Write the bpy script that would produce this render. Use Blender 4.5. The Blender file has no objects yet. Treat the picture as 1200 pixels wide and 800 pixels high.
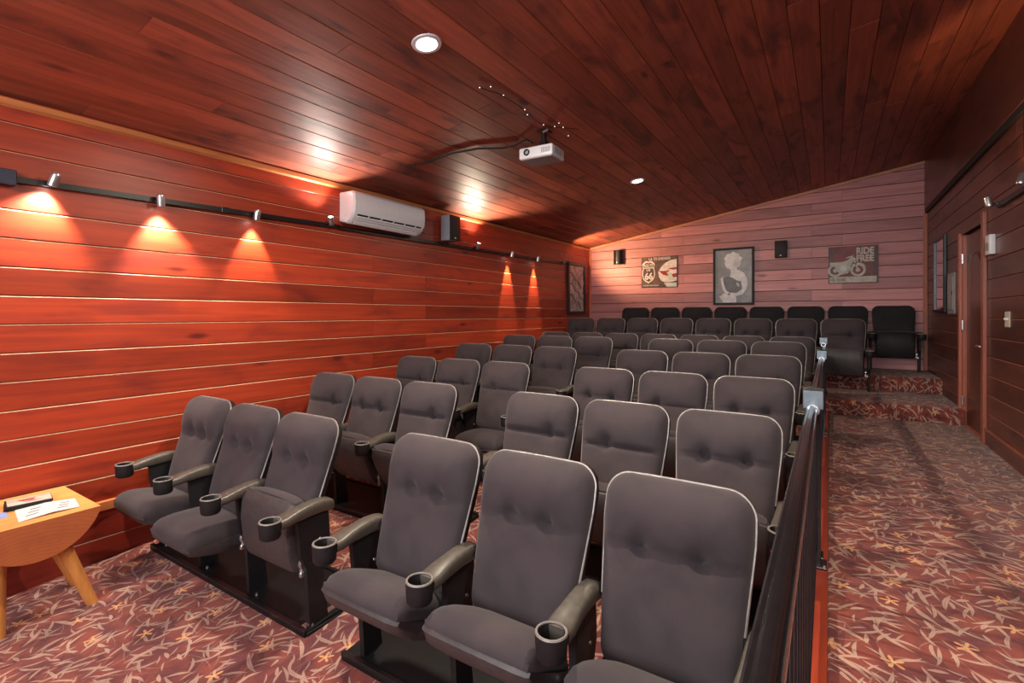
import bpy, bmesh, math, random
from mathutils import Vector, Matrix, Euler
PI = math.pi
scene = bpy.context.scene
C = scene.collection
H0 = 1.65                      # camera height above the front floor: heights below are given relative to the eye

# ------------------------------------------------------------------ camera, world, lights, exposure
cam_d = bpy.data.cameras.new('camera'); cam = bpy.data.objects.new('camera', cam_d); C.objects.link(cam)
cam.location = (0, 0, H0); cam.rotation_euler = (PI/2, 0, math.radians(32.717))
cam_d.sensor_width = 36; cam_d.sensor_fit = 'HORIZONTAL'; cam_d.lens = 578.973/1200*36; cam_d.shift_y = -31.8/1200
cam_d.clip_start = 0.02; cam_d.clip_end = 100
scene.camera = cam
w = bpy.data.worlds.new('world'); scene.world = w; w.use_nodes = True
w.node_tree.nodes['Background'].inputs['Color'].default_value = (0.55, 0.6, 0.7, 1)
w.node_tree.nodes['Background'].inputs['Strength'].default_value = 0.3
vs = scene.view_settings
vs.view_transform = 'Standard'; vs.look = 'None'; vs.gamma = 1; vs.use_curve_mapping = False
vs.exposure = 0.5

def area(name, loc, target, sx, sy, power, col):
    d = bpy.data.lights.new(name, 'AREA'); d.shape = 'RECTANGLE'; d.size = sx; d.size_y = sy
    d.energy = power; d.color = col
    o = bpy.data.objects.new(name, d); C.objects.link(o); o.location = loc
    o.rotation_euler = (Vector(target)-Vector(loc)).to_track_quat('-Z', 'Y').to_euler()
    return o
# two added soft fill lights, unseen behind the camera, to brighten the room
area('added_fill_front', (-0.5, -3.0, 0.75+H0), (-0.9, 4.0, -0.1+H0), 3.2, 1.3, 112, (0.90, 0.94, 1.0))
area('added_fill_overhead', (-2.1, -0.9, 1.40+H0), (-1.8, 1.4, -1.0+H0), 2.2, 1.0, 62, (1.0, 0.93, 0.86))

DOWN_W = 60
SPOT_W = 15

# ------------------------------------------------------------------ room numbers (relative to the eye)
L, D, R, FY = -4.067, 9.227, 1.19, -3.3
CS = 0.170
def zc(x, y): return 1.275 + 0.006*y + CS*(x-L)
PW = 0.1704

# ------------------------------------------------------------------ material helpers
class NT:
    def __init__(s, name):
        s.m = bpy.data.materials.new(name); s.m.use_nodes = True; s.t = s.m.node_tree
        s.b = s.t.nodes['Principled BSDF']
    def n(s, typ, ins=None, **kw):
        nd = s.t.nodes.new(typ)
        for k, v in kw.items(): setattr(nd, k, v)
        if ins:
            for k, v in ins.items():
                if hasattr(v, 'is_output') or isinstance(v, bpy.types.NodeSocket): s.t.links.new(v, nd.inputs[k])
                else: nd.inputs[k].default_value = v
        return nd
    def m_(s, op, a, b=0.0, c=0.0, clamp=False):
        nd = s.n('ShaderNodeMath', {0: a, 1: b, 2: c}, operation=op); nd.use_clamp = clamp
        return nd.outputs[0]
    def mix(s, f, a, b, mode='MIX'):
        nd = s.n('ShaderNodeMix', None, data_type='RGBA', blend_type=mode)
        for i, v in ((0, f), (6, a), (7, b)):
            if isinstance(v, bpy.types.NodeSocket): s.t.links.new(v, nd.inputs[i])
            else: nd.inputs[i].default_value = v
        return nd.outputs[2]
    def ramp(s, f, stops):
        nd = s.n('ShaderNodeValToRGB', {0: f}); e = nd.color_ramp.elements
        e[0].position, e[0].color = stops[0][0], stops[0][1]
        e[1].position, e[1].color = stops[-1][0], stops[-1][1]
        for p, c in stops[1:-1]:
            x = e.new(p); x.color = c
        return nd.outputs[0]
    def sm(s, v, lo, hi):
        nd = s.n('ShaderNodeMapRange', {0: v, 1: lo, 2: hi, 3: 0.0, 4: 1.0}, interpolation_type='SMOOTHSTEP')
        return nd.outputs[0]
    def out(s, **kw):
        for k, v in kw.items():
            k = k.replace('_', ' ')
            if isinstance(v, bpy.types.NodeSocket): s.t.links.new(v, s.b.inputs[k])
            else: s.b.inputs[k].default_value = v
        return s.m
    def bump(s, h, strength=.2, dist=.01):
        nd = s.n('ShaderNodeBump', {'Height': h, 'Strength': strength, 'Distance': dist})
        s.t.links.new(nd.outputs[0], s.b.inputs['Normal'])
def c4(r, g, b): return (r, g, b, 1)
def plain(name, col, rough=.5, metal=0.0, noise=.12, scale=40, spec=.5, bump=0.0):
    t = NT(name)
    co = t.n('ShaderNodeTexCoord').outputs['Object']
    nz = t.n('ShaderNodeTexNoise', {'Vector': co, 'Scale': scale, 'Detail': 3.0}).outputs[0]
    f = t.sm(nz, .3, .7)
    c = t.mix(f, c4(*[v*(1-noise) for v in col]), c4(*[min(1, v*(1+noise)) for v in col]))
    if bump: t.bump(nz, bump, .002)
    return t.out(Base_Color=c, Roughness=rough, Metallic=metal, Specular_IOR_Level=spec)
def emit(name, col, strength):
    t = NT(name)
    return t.out(Base_Color=c4(*col), Emission_Color=c4(*col), Emission_Strength=strength, Roughness=.4)

def wood(name, axis, base, dark, rough=.35, coat=0.0, blotch=.55, knots=True, gain=1.0, spec=.5, bump=.08):
    """stained pine; grain runs along axis (0 x, 1 y, 2 z)"""
    t = NT(name)
    pos = t.n('ShaderNodeNewGeometry').outputs['Position']
    rnd = t.n('ShaderNodeObjectInfo').outputs['Random']
    off = t.m_('MULTIPLY', rnd, 37.0)
    comb = t.n('ShaderNodeCombineXYZ', {0: off, 1: off, 2: off}).outputs[0]
    p = t.n('ShaderNodeVectorMath', {0: pos, 1: comb}, operation='ADD').outputs[0]
    def scaled(a, b):
        v = [b, b, b]; v[axis] = a
        return t.n('ShaderNodeVectorMath', {0: p, 1: tuple(v)}, operation='MULTIPLY').outputs[0]
    g1 = t.n('ShaderNodeTexNoise', {'Vector': scaled(1.1, 26), 'Scale': 1.0, 'Detail': 6.0, 'Roughness': .62, 'Distortion': .5}).outputs[0]
    g2 = t.n('ShaderNodeTexNoise', {'Vector': scaled(1.5, 5.0), 'Scale': 1.0, 'Detail': 4.0, 'Roughness': .55, 'Distortion': .8}).outputs[0]
    col = t.mix(t.sm(g1, .28, .72), c4(*[a*.62+b*.38 for a, b in zip(base, dark)]), c4(*[min(1, a*1.12) for a in base]))
    col = t.mix(t.m_('MULTIPLY', t.sm(g2, .47, .74), blotch), col, c4(*dark))
    if knots:
        v = t.n('ShaderNodeTexVoronoi', {'Vector': scaled(1.6, 4.6), 'Scale': 1.0, 'Randomness': 1.0})
        sep = t.n('ShaderNodeSeparateColor', {0: v.outputs['Color']}).outputs[0]
        dd = t.m_('ADD', v.outputs['Distance'], t.m_('MULTIPLY', t.m_('SUBTRACT', g1, .5), .16))
        kn = t.m_('MULTIPLY', t.m_('SUBTRACT', 1.0, t.sm(dd, .03, .17)), t.m_('GREATER_THAN', sep, .42))
        col = t.mix(t.m_('MULTIPLY', kn, .8), col, c4(*[d*.5 for d in dark]))
    br = t.n('ShaderNodeHueSaturation', {'Value': t.m_('MULTIPLY', t.m_('ADD', .74, t.m_('MULTIPLY', rnd, .52)), gain), 'Color': col}).outputs[0]
    t.bump(g1, bump, .004)
    return t.out(Base_Color=br, Roughness=t.m_('ADD', rough-.04, t.m_('MULTIPLY', g2, .12)), Coat_Weight=coat, Coat_Roughness=.12, Specular_IOR_Level=spec)

def carpet():
    t = NT('leaf_carpet')
    pos = t.n('ShaderNodeNewGeometry').outputs['Position']
    s = t.n('ShaderNodeSeparateXYZ', {0: pos})
    P = t.n('ShaderNodeCombineXYZ', {0: s.outputs[0], 1: t.m_('SUBTRACT', s.outputs[1], s.outputs[2]), 2: 0.0}).outputs[0]
    wn = t.n('ShaderNodeTexNoise', {'Vector': P, 'Scale': 5.0, 'Detail': 1.0}).outputs['Color']
    PW_ = t.n('ShaderNodeVectorMath', {0: P, 1: t.n('ShaderNodeVectorMath', {0: wn, 'Scale': .018}, operation='SCALE').outputs[0]}, operation='ADD').outputs[0]
    def cell(scale, shift, seedrot):
        q = t.n('ShaderNodeVectorMath', {0: PW_, 1: (shift, shift*.7, 0)}, operation='ADD').outputs[0]
        scale = scale*1.18
        v = t.n('ShaderNodeTexVoronoi', {'Vector': q, 'Scale': scale, 'Randomness': .9}, voronoi_dimensions='2D')
        d = t.n('ShaderNodeVectorMath', {0: q, 1: v.outputs['Position']}, operation='SUBTRACT').outputs[0]
        d = t.n('ShaderNodeVectorMath', {0: d, 'Scale': scale}, operation='SCALE').outputs[0]
        sc = t.n('ShaderNodeSeparateColor', {0: v.outputs['Color']})
        ang = t.m_('MULTIPLY', sc.outputs[0], seedrot)
        d = t.n('ShaderNodeVectorRotate', {'Vector': d, 'Angle': ang}, rotation_type='Z_AXIS').outputs[0]
        ds = t.n('ShaderNodeSeparateXYZ', {0: d})
        return ds.outputs[0], ds.outputs[1], sc
    def leaf(scale, shift, l, wd, bend, thr=0.0, rot=9.0):
        x, y, sc = cell(scale, shift, rot)
        xn = t.m_('DIVIDE', x, l)
        x2 = t.m_('MULTIPLY', xn, xn)
        yb = t.m_('ABSOLUTE', t.m_('SUBTRACT', y, t.m_('MULTIPLY', x2, bend*.7)))
        ww = t.m_('MULTIPLY', t.m_('SUBTRACT', 1.0, x2), wd)
        m = t.sm(t.m_('SUBTRACT', ww, yb), 0.0, .022)
        rib = t.m_('SUBTRACT', 1.0, t.m_('MULTIPLY', t.m_('SUBTRACT', 1.0, t.sm(yb, .0, .02)), .35))
        if thr: m = t.m_('MULTIPLY', m, t.m_('GREATER_THAN', sc.outputs[1], thr))
        return t.m_('MULTIPLY', m, rib)
    big = leaf(4.6, 0.0, .46, .060, .10)
    mid = leaf(6.8, 3.3, .46, .062, .14)
    sml = leaf(8.5, 7.9, .34, .085, .05, .35)
    st1 = leaf(3.4, 11.3, .60, .016, .28)
    st2 = leaf(4.8, 17.1, .55, .018, -.30)
    nz = t.n('ShaderNodeTexNoise', {'Vector': P, 'Scale': 3.2, 'Detail': 1.0}).outputs[0]
    def contour(c):
        return t.m_('SUBTRACT', 1.0, t.sm(t.m_('ABSOLUTE', t.m_('SUBTRACT', nz, c)), .0008, .0045))
    vines = leaf(4.1, 61.0, .62, .014, .34)
    mid2 = leaf(6.0, 41.0, .46, .055, -.12)
    sml2 = leaf(9.0, 53.0, .40, .05, .08)
    mid3 = leaf(5.4, 71.0, .46, .050, .10)
    leaves = t.m_('MAXIMUM', t.m_('MAXIMUM', t.m_('MAXIMUM', big, mid3), t.m_('MAXIMUM', mid, t.m_('MAXIMUM', mid2, sml2))), t.m_('MAXIMUM', sml, t.m_('MAXIMUM', t.m_('MAXIMUM', st1, st2), vines)))
    fx, fy, fc = cell(4.0, 23.0, 9.0)
    r = t.m_('SQRT', t.m_('ADD', t.m_('MULTIPLY', fx, fx), t.m_('MULTIPLY', fy, fy)))
    th = t.m_('ARCTAN2', fy, fx)
    lim = t.m_('ADD', .10, t.m_('MULTIPLY', t.m_('COSINE', t.m_('MULTIPLY', th, 5.0)), .08))
    fl = t.m_('MULTIPLY', t.sm(t.m_('SUBTRACT', lim, r), 0.0, .02), t.m_('GREATER_THAN', fc.outputs[1], .3))
    blot = t.n('ShaderNodeTexNoise', {'Vector': P, 'Scale': 5.0, 'Detail': 4.0, 'Roughness': .6}).outputs[0]
    pile = t.n('ShaderNodeTexNoise', {'Vector': P, 'Scale': 420.0, 'Detail': 2.0}).outputs[0]
    base = t.mix(t.sm(blot, .38, .62), c4(.135, .036, .038), c4(.26, .062, .045))
    dark_leaf = leaf(6.0, 31.0, .5, .09, .1)
    base = t.mix(t.m_('MULTIPLY', dark_leaf, .55), base, c4(.075, .020, .026))
    lc = t.mix(t.sm(blot, .35, .65), c4(.40, .25, .20), c4(.58, .41, .32))
    col = t.mix(t.m_('MULTIPLY', leaves, .86), base, lc)
    col = t.mix(fl, col, c4(.66, .30, .14))
    col = t.mix(t.m_('MULTIPLY', fl, t.m_('SUBTRACT', 1.0, t.sm(r, .03, .06))), col, c4(.72, .46, .22))
    col = t.mix(.55, col, t.n('ShaderNodeHueSaturation', {'Value': t.m_('ADD', .45, t.m_('MULTIPLY', pile, 1.1)), 'Color': col}).outputs[0])
    t.bump(pile, .5, .004)
    return t.out(Base_Color=col, Roughness=.95, Specular_IOR_Level=.15, Sheen_Weight=.15)

def fabric(name, col, col2):
    t = NT(name)
    co = t.n('ShaderNodeTexCoord').outputs['Object']
    a = t.n('ShaderNodeTexNoise', {'Vector': co, 'Scale': 5.0, 'Detail': 3.0}).outputs[0]
    wv = t.n('ShaderNodeTexNoise', {'Vector': co, 'Scale': 420.0, 'Detail': 1.0}).outputs[0]
    c = t.mix(t.sm(a, .35, .65), c4(*col), c4(*col2))
    c = t.mix(.35, c, t.n('ShaderNodeHueSaturation', {'Value': t.m_('ADD', .5, wv), 'Color': c}).outputs[0])
    t.bump(wv, .35, .0015)
    return t.out(Base_Color=c, Roughness=.85, Sheen_Weight=.12, Specular_IOR_Level=.2)

RED, REDD = (.40, .048, .016), (.13, .014, .016)
M = {}
M['wall_y'] = wood('stained_pine_along_y', 1, RED, REDD, .38)
M['wall_low'] = wood('stained_pine_wainscot', 1, (.27, .030, .014), (.09, .010, .012), .42)
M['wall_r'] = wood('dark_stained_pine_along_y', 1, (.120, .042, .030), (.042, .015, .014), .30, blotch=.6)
M['wall_x'] = wood('stained_pine_along_x', 0, (.56, .245, .240), (.34, .125, .125), .45, blotch=.5)
M['ceil'] = wood('ceiling_pine', 1, (.31, .078, .042), (.070, .022, .022), .50, blotch=.85, gain=1.15, bump=.4)
M['trim'] = wood('trim_pine', 1, (.62, .22, .07), (.35, .10, .04), .4, knots=False)
M['trim_x'] = wood('trim_pine_x', 0, (.62, .30, .17), (.35, .12, .06), .4, knots=False)
M['trim_z'] = wood('trim_pine_z', 2, (.50, .16, .08), (.3, .07, .04), .4, knots=False)
M['casing'] = wood('door_casing_pine', 2, (.38, .13, .085), (.25, .05, .03), .3, knots=False)
M['door'] = wood('door_wood', 2, (.12, .038, .026), (.06, .018, .014), .28, knots=False)
M['edge'] = plain('pale_plank_edge', (.62, .33, .20), .5)  # chamfer along each board, paler than its face
M['edge_r'] = plain('dull_red_plank_edge', (.30, .095, .055), .5)
M['edge_c'] = plain('ceiling_plank_edge', (.30, .085, .035), .4)
M['gap'] = plain('dark_joint_backing', (.018, .007, .006), .9)
M['carpet'] = carpet()
M['fabric'] = fabric('charcoal_seat_fabric', (.044, .036, .041), (.060, .047, .052))
M['fabric_dark'] = fabric('black_seat_fabric', (.018, .018, .021), (.026, .025, .028))
M['plate'] = plain('matt_black_plate', (.008, .008, .009), .5, spec=.25)
M['plastic'] = plain('black_seat_plastic', (.014, .013, .015), .55, spec=.3, bump=.1)
M['pan'] = plain('charcoal_pan_plastic', (.052, .045, .047), .5, bump=.1)
M['arm'] = plain('armrest_plastic', (.085, .074, .062), .38, bump=.05)
M['cup'] = plain('cup_rim_plastic', (.22, .20, .19), .35)
M['bead'] = plain('grey_edge_bead', (.34, .31, .30), .45, metal=.4)
M['steel'] = plain('zinc_steel', (.52, .52, .54), .3, metal=.9)
M['chrome'] = plain('polished_chrome', (.80, .80, .80), .32, metal=1)
M['black'] = plain('black_metal', (.010, .010, .012), .32)
M['capsheen'] = plain('painted_cap_sheen', (.17, .20, .22), .38, metal=.85)  # silver tone paints the light reflected by the gloss black post caps
M['blackgloss'] = plain('gloss_black_paint', (.012, .011, .013), .14, spec=.8)
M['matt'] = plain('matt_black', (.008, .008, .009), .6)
M['white'] = plain('white_plastic', (.72, .74, .78), .4, noise=.03)
M['offwhite'] = plain('offwhite_plastic', (.62, .58, .48), .4, noise=.04)
M['greypl'] = plain('grey_plastic', (.28, .30, .34), .45, noise=.05)
M['panelgrey'] = plain('painted_grey_steel', (.33, .34, .34), .4, noise=.05)
M['navy'] = plain('dark_blue_housing', (.02, .024, .05), .4)
M['slab'] = wood('pale_log_wood', 1, (.74, .33, .10), (.5, .18, .06), .35, knots=False, blotch=.5)
M['leg'] = wood('pale_leg_wood', 2, (.66, .29, .075), (.38, .13, .04), .4)
M['screen'] = plain('projection_screen', (.8, .8, .8), .9, noise=.02)
M['mirror'] = plain('mirror_glass', (.75, .68, .72), .04, metal=1, noise=0)
M['curb'] = wood('red_curb_wood', 1, (.42, .06, .025), (.2, .03, .02), .35)
M['lens'] = emit('lamp_lens_glow', (1.0, .93, .80), 26)
M['lens_soft'] = emit('downlight_glow', (1.0, .97, .93), 9)
M['reflector'] = plain('lamp_reflector', (.8, .78, .72), .2, metal=.8)

def endgrain():
    t = NT('log_end_grain')
    pos = t.n('ShaderNodeTexCoord').outputs['Object']
    s = t.n('ShaderNodeSeparateXYZ', {0: pos})
    nz = t.n('ShaderNodeTexNoise', {'Vector': pos, 'Scale': 7.0, 'Detail': 4.0}).outputs[0]
    yy = t.m_('ADD', s.outputs[1], t.m_('MULTIPLY', nz, .05)); zz = t.m_('ADD', s.outputs[2], t.m_('MULTIPLY', nz, .05))
    r = t.m_('SQRT', t.m_('ADD', t.m_('MULTIPLY', yy, yy), t.m_('MULTIPLY', zz, zz)))
    ring = t.m_('ADD', .5, t.m_('MULTIPLY', t.m_('SINE', t.m_('MULTIPLY', r, 330.0)), .5))
    c = t.mix(t.m_('MULTIPLY', ring, .4), c4(.42, .115, .040), c4(.30, .070, .026))
    c = t.mix(t.m_('MULTIPLY', t.sm(nz, .45, .75), .5), c, c4(.26, .06, .03))
    return t.out(Base_Color=c, Roughness=.4)
M['end'] = endgrain()

# ------------------------------------------------------------------ mesh helpers
class MB:
    def __init__(s): s.v = []; s.f = []; s.mi = []
    def add(s, vs_, fs, mi=0):
        o = len(s.v); s.v += [tuple(p) for p in vs_]; s.f += [tuple(i+o for i in f) for f in fs]; s.mi += [mi]*len(fs)
        return s
    def box(s, x0, x1, y0, y1, z0, z1, bev=0.0, seg=1, mi=0, mat=None):
        if bev <= 0:
            vs_ = [(x, y, z) for x in (x0, x1) for y in (y0, y1) for z in (z0, z1)]
            fs = [(0, 1, 3, 2), (4, 6, 7, 5), (0, 4, 5, 1), (2, 3, 7, 6), (0, 2, 6, 4), (1, 5, 7, 3)]
        else:
            bm = bmesh.new(); bmesh.ops.create_cube(bm, size=1)
            for v in bm.verts:
                v.co = Vector((x0+(v.co.x+.5)*(x1-x0), y0+(v.co.y+.5)*(y1-y0), z0+(v.co.z+.5)*(z1-z0)))
            bmesh.ops.bevel(bm, geom=bm.edges[:], offset=bev, segments=seg, affect='EDGES', profile=.5)
            bm.verts.index_update(); vs_ = [v.co.copy() for v in bm.verts]; fs = [tuple(v.index for v in f.verts) for f in bm.faces]; bm.free()
        if mat is not None: vs_ = [mat @ Vector(p) for p in vs_]
        return s.add(vs_, fs, mi)
    def cyl(s, a, b, r0, r1=None, n=16, mi=0, cap=True):
        a, b = Vector(a), Vector(b); r1 = r0 if r1 is None else r1
        d = (b-a).normalized(); u = d.orthogonal().normalized(); v = d.cross(u)
        vs_ = []
        for p, r in ((a, r0), (b, r1)):
            for i in range(n):
                t = 2*PI*i/n; vs_.append(p + u*(r*math.cos(t)) + v*(r*math.sin(t)))
        fs = [(i, (i+1) % n, n+(i+1) % n, n+i) for i in range(n)]
        if cap: fs += [tuple(range(n-1, -1, -1)), tuple(range(n, 2*n))]
        return s.add(vs_, fs, mi)
    def lathe(s, prof, axis_o, axis_d, n=20, mi=0):
        o, d = Vector(axis_o), Vector(axis_d).normalized(); u = d.orthogonal().normalized(); v = d.cross(u)
        vs_ = []
        for r, h in prof:
            for i in range(n):
                t = 2*PI*i/n; vs_.append(o + d*h + u*(r*math.cos(t)) + v*(r*math.sin(t)))
        fs = []
        for k in range(len(prof)-1):
            for i in range(n):
                fs.append((k*n+i, k*n+(i+1) % n, (k+1)*n+(i+1) % n, (k+1)*n+i))
        return s.add(vs_, fs, mi)
    def tube(s, pts, r, n=8, mi=0, closed=False):
        pts = [Vector(p) for p in pts]; m = len(pts); up = None; vs_ = []
        for i, p in enumerate(pts):
            d = (pts[min(i+1, m-1)]-pts[max(i-1, 0)]).normalized()
            if up is None: up = d.orthogonal().normalized()
            up = (up - d*up.dot(d)).normalized(); v = d.cross(up)
            for k in range(n):
                t = 2*PI*k/n; vs_.append(p+up*(r*math.cos(t))+v*(r*math.sin(t)))
        fs = [(i*n+k, i*n+(k+1) % n, (i+1)*n+(k+1) % n, (i+1)*n+k) for i in range(m-1) for k in range(n)]
        fs += [tuple(range(n-1, -1, -1)), tuple(range((m-1)*n, m*n))]
        return s.add(vs_, fs, mi)
    def prism(s, poly, fn0, fn1, mi=0):
        n = len(poly); vs_ = [fn0(p) for p in poly]+[fn1(p) for p in poly]
        fs = [(i, (i+1) % n, n+(i+1) % n, n+i) for i in range(n)]+[tuple(range(n-1, -1, -1)), tuple(range(n, 2*n))]
        return s.add(vs_, fs, mi)
    def mesh(s, name, mats, smooth=None):
        me = bpy.data.meshes.new(name); me.from_pydata([tuple(p) for p in s.v], [], s.f); me.validate()
        for m in (mats if isinstance(mats, (list, tuple)) else [mats]): me.materials.append(m)
        for p, i in zip(me.polygons, s.mi): p.material_index = i
        bm = bmesh.new(); bm.from_mesh(me); bmesh.ops.recalc_face_normals(bm, faces=bm.faces[:]); bm.to_mesh(me); bm.free()
        if smooth is not None:
            for p in me.polygons: p.use_smooth = True
            me.set_sharp_from_angle(angle=math.radians(smooth))
        return me

def obj(name, me, parent=None, loc=None, rot=None, label=None):
    o = bpy.data.objects.new(name, me); C.objects.link(o)
    if parent: o.parent = parent
    if loc is not None: o.location = loc
    if rot is not None: o.rotation_euler = rot
    if label: o['label'] = label
    return o
def thing(name, label, cat, loc=(0, 0, 0), rotz=0, group=None):
    o = bpy.data.objects.new(name, None); C.objects.link(o); o.empty_display_size = .1
    o.location = loc; o.rotation_euler = (0, 0, rotz); o['label'] = label; o['category'] = cat
    if group: o['group'] = group
    return o
def tag(o, label, cat, group=None):
    o['label'] = label; o['category'] = cat
    if group: o['group'] = group
    return o
def struct(name, me):
    o = obj(name, me); o['kind'] = 'structure'; return o
def Zw(z): return z+H0

# plank: s runs along the grain, t across, n out of the surface
def plank(parent, fn, s0, s1, t0, t1, mats, th=.016, g=.0022, ch=.006, proud=0.0, name='plank'):
    prof = [(-th, t0+g), (-.002+proud, t0+g), (proud, t0+g+.002), (proud, t1-g-ch), (-ch*.9+proud, t1-g), (-th, t1-g)]
    mb = MB(); n = len(prof)
    vs_ = [fn(s0+.0012, a, b) for a, b in prof]+[fn(s1-.0012, a, b) for a, b in prof]
    for i in range(n):
        mb.add([vs_[i], vs_[(i+1) % n], vs_[n+(i+1) % n], vs_[n+i]], [(0, 1, 2, 3)], 1 if i == 3 else 0)
    mb.add(vs_[:n], [tuple(range(n))]); mb.add(vs_[n:], [tuple(range(n))])
    me = mb.mesh(name, mats)
    bm = bmesh.new(); bm.from_mesh(me); bmesh.ops.remove_doubles(bm, verts=bm.verts[:], dist=1e-6)
    bmesh.ops.recalc_face_normals(bm, faces=bm.faces[:]); bm.to_mesh(me); bm.free()
    return obj(name, me, parent)

rng = random.Random(7)
# ------------------------------------------------------------------ floor
YS = [1.793, 2.808, 3.834, 4.807, 5.839, 7.069, 8.075, 9.100]
DS = [.586, .518, .445, .358, .290, .285, .067, -.123]
CH = 1.03
fl_pts = [(FY, -1.66), (.9, -1.66)]+[(YS[i]-.3, -DS[i]-CH) for i in range(6)]+[(7.0, -1.315)]
def floor_z(y):
    for (a, za), (b, zb) in zip(fl_pts, fl_pts[1:]):
        if y <= b: return za+(zb-za)*(y-a)/(b-a)
    return fl_pts[-1][1]
mb = MB()
poly = fl_pts+[(7.0, -2.0), (FY, -2.0)]
mb.prism(poly, lambda p: (L, p[0], Zw(p[1])), lambda p: (-.058, p[0], Zw(p[1])))
mb.box(-.058, R, FY, .30, Zw(-2.0), Zw(-1.66))
floor = struct('floor', mb.mesh('floor', M['carpet']))
AZ = -1.163
mb = MB(); mb.box(-.006, R, .30, 6.9, Zw(-1.66), Zw(AZ), .008, 2)
o = struct('aisle_floor', mb.mesh('aisle_floor', M['carpet'], 40))
mb = MB(); mb.box(L, R, 6.9, 8.08, Zw(-1.66), Zw(-.997), .012, 2)
o = struct('lower_step', mb.mesh('lower_step', M['carpet'], 40))
mb = MB(); mb.box(L, R, 8.08, D, Zw(-1.4), Zw(-.81), .012, 2)
o = struct('upper_step', mb.mesh('upper_step', M['carpet'], 40))

# ------------------------------------------------------------------ left wall
mb = MB(); mb.box(L-.12, L-.014, FY, D+.1, Zw(-2.0), Zw(1.4))
wl = struct('wall_left', mb.mesh('wall_left', M['gap']))
def fnL(s, n, t): return (L+n, s, Zw(t))
zt = .623; k = 0
zs = [zt+PW*i for i in range(4, -12, -1)]
JA, JB = 3.606, 4.421
for i in range(len(zs)-1):
    z1, z0 = zs[i], zs[i+1]
    z1c = min(z1, 1.29+.01)
    js = [FY, (JA-3.66), JA, 7.27, D] if i % 2 == 0 else [FY, JB-3.66-.9, JB, 8.1, D]
    if i % 2 == 1: js[1] = JB-3.66-3.0
    for a, b in zip(js, js[1:]):
        if b-a > .05: plank(wl, fnL, a, b, z0, z1c, [M['wall_y'], M['edge']], proud=rng.uniform(-.0015, .0015))
low = zs[-1]
# below the ledge: wainscot boards
z1 = -1.30
for i in range(3):
    z0 = z1-.182
    for a, b in ((FY, .2+i*.5), (.2+i*.5, 3.9-i*.3), (3.9-i*.3, D)):
        plank(wl, fnL, a, b, z0, z1, [M['wall_low'], M['edge_r']], proud=-.002)
    z1 = z0
plank(wl, fnL, FY, D, -1.24, low, [M['wall_y'], M['edge']], proud=0)
mb = MB(); mb.box(L-.01, L+.028, FY, D, Zw(-1.30), Zw(-1.238), .004, 1)
struct('trim_1', mb.mesh('trim_1', M['trim']))
def crown(name, y0, y1):
    mb = MB(); vs_ = []
    for y in (y0, y1):
        b = zc(L, y)-.012
        vs_ += [(L, y, Zw(b)), (L+.022, y, Zw(b)), (L+.022, y, Zw(b-.034)), (L, y, Zw(b-.048))]
    mb.add(vs_, [(0, 1, 2, 3), (4, 7, 6, 5), (0, 4, 5, 1), (1, 5, 6, 2), (2, 6, 7, 3), (3, 7, 4, 0)])
    return struct(name, mb.mesh(name, M['trim']))
crown('trim_2', FY, D)

# ------------------------------------------------------------------ back wall
mb = MB(); mb.box(L-.1, R+.1, D+.014, D+.12, Zw(-1.6), Zw(2.4))
wb = struct('wall_back', mb.mesh('wall_back', M['gap']))
def fnB(s, n, t): return (s, D-n, Zw(t))
zs = [2.28-.172*i+.0 for i in range(0, 19)]
for i in range(len(zs)-1):
    z1, z0 = zs[i], zs[i+1]
    if i % 2: js = [L, -2.228, -.24, R]
    else: js = [L, -2.628, .168, R]
    if i % 4 == 1: js = [L, -2.228, .168-.408, R]
    for a, b in zip(js, js[1:]):
        xs = L+(z0-1.275-.055)/CS        # where the sloping ceiling reaches the board's lower edge
        a2 = max(a, xs)
        if b-a2 > .05: plank(wb, fnB, a2, b, z0, z1, [M['wall_x'], M['gap']], ch=.004, proud=rng.uniform(-.0015, .0015))
# trim under the sloping ceiling and in the corners
mb = MB(); vs_ = []
for x in (L, R):
    b = zc(x, D)-.004
    vs_ += [(x, D, Zw(b)), (x, D-.018, Zw(b)), (x, D-.018, Zw(b-.04)), (x, D, Zw(b-.045))]
mb.add(vs_, [(0, 1, 2, 3), (4, 7, 6, 5), (0, 4, 5, 1), (1, 5, 6, 2), (2, 6, 7, 3), (3, 7, 4, 0)])
struct('trim_3', mb.mesh('trim_3', M['trim_x']))
mb = MB(); mb.box(L, L+.03, D-.02, D, Zw(-.81), Zw(1.30), .004); struct('trim_4', mb.mesh('trim_4', M['trim_z']))
mb = MB(); mb.box(R-.05, R, D-.02, D, Zw(-.81), Zw(1.46), .004); struct('trim_5', mb.mesh('trim_5', M['trim_z']))

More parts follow.
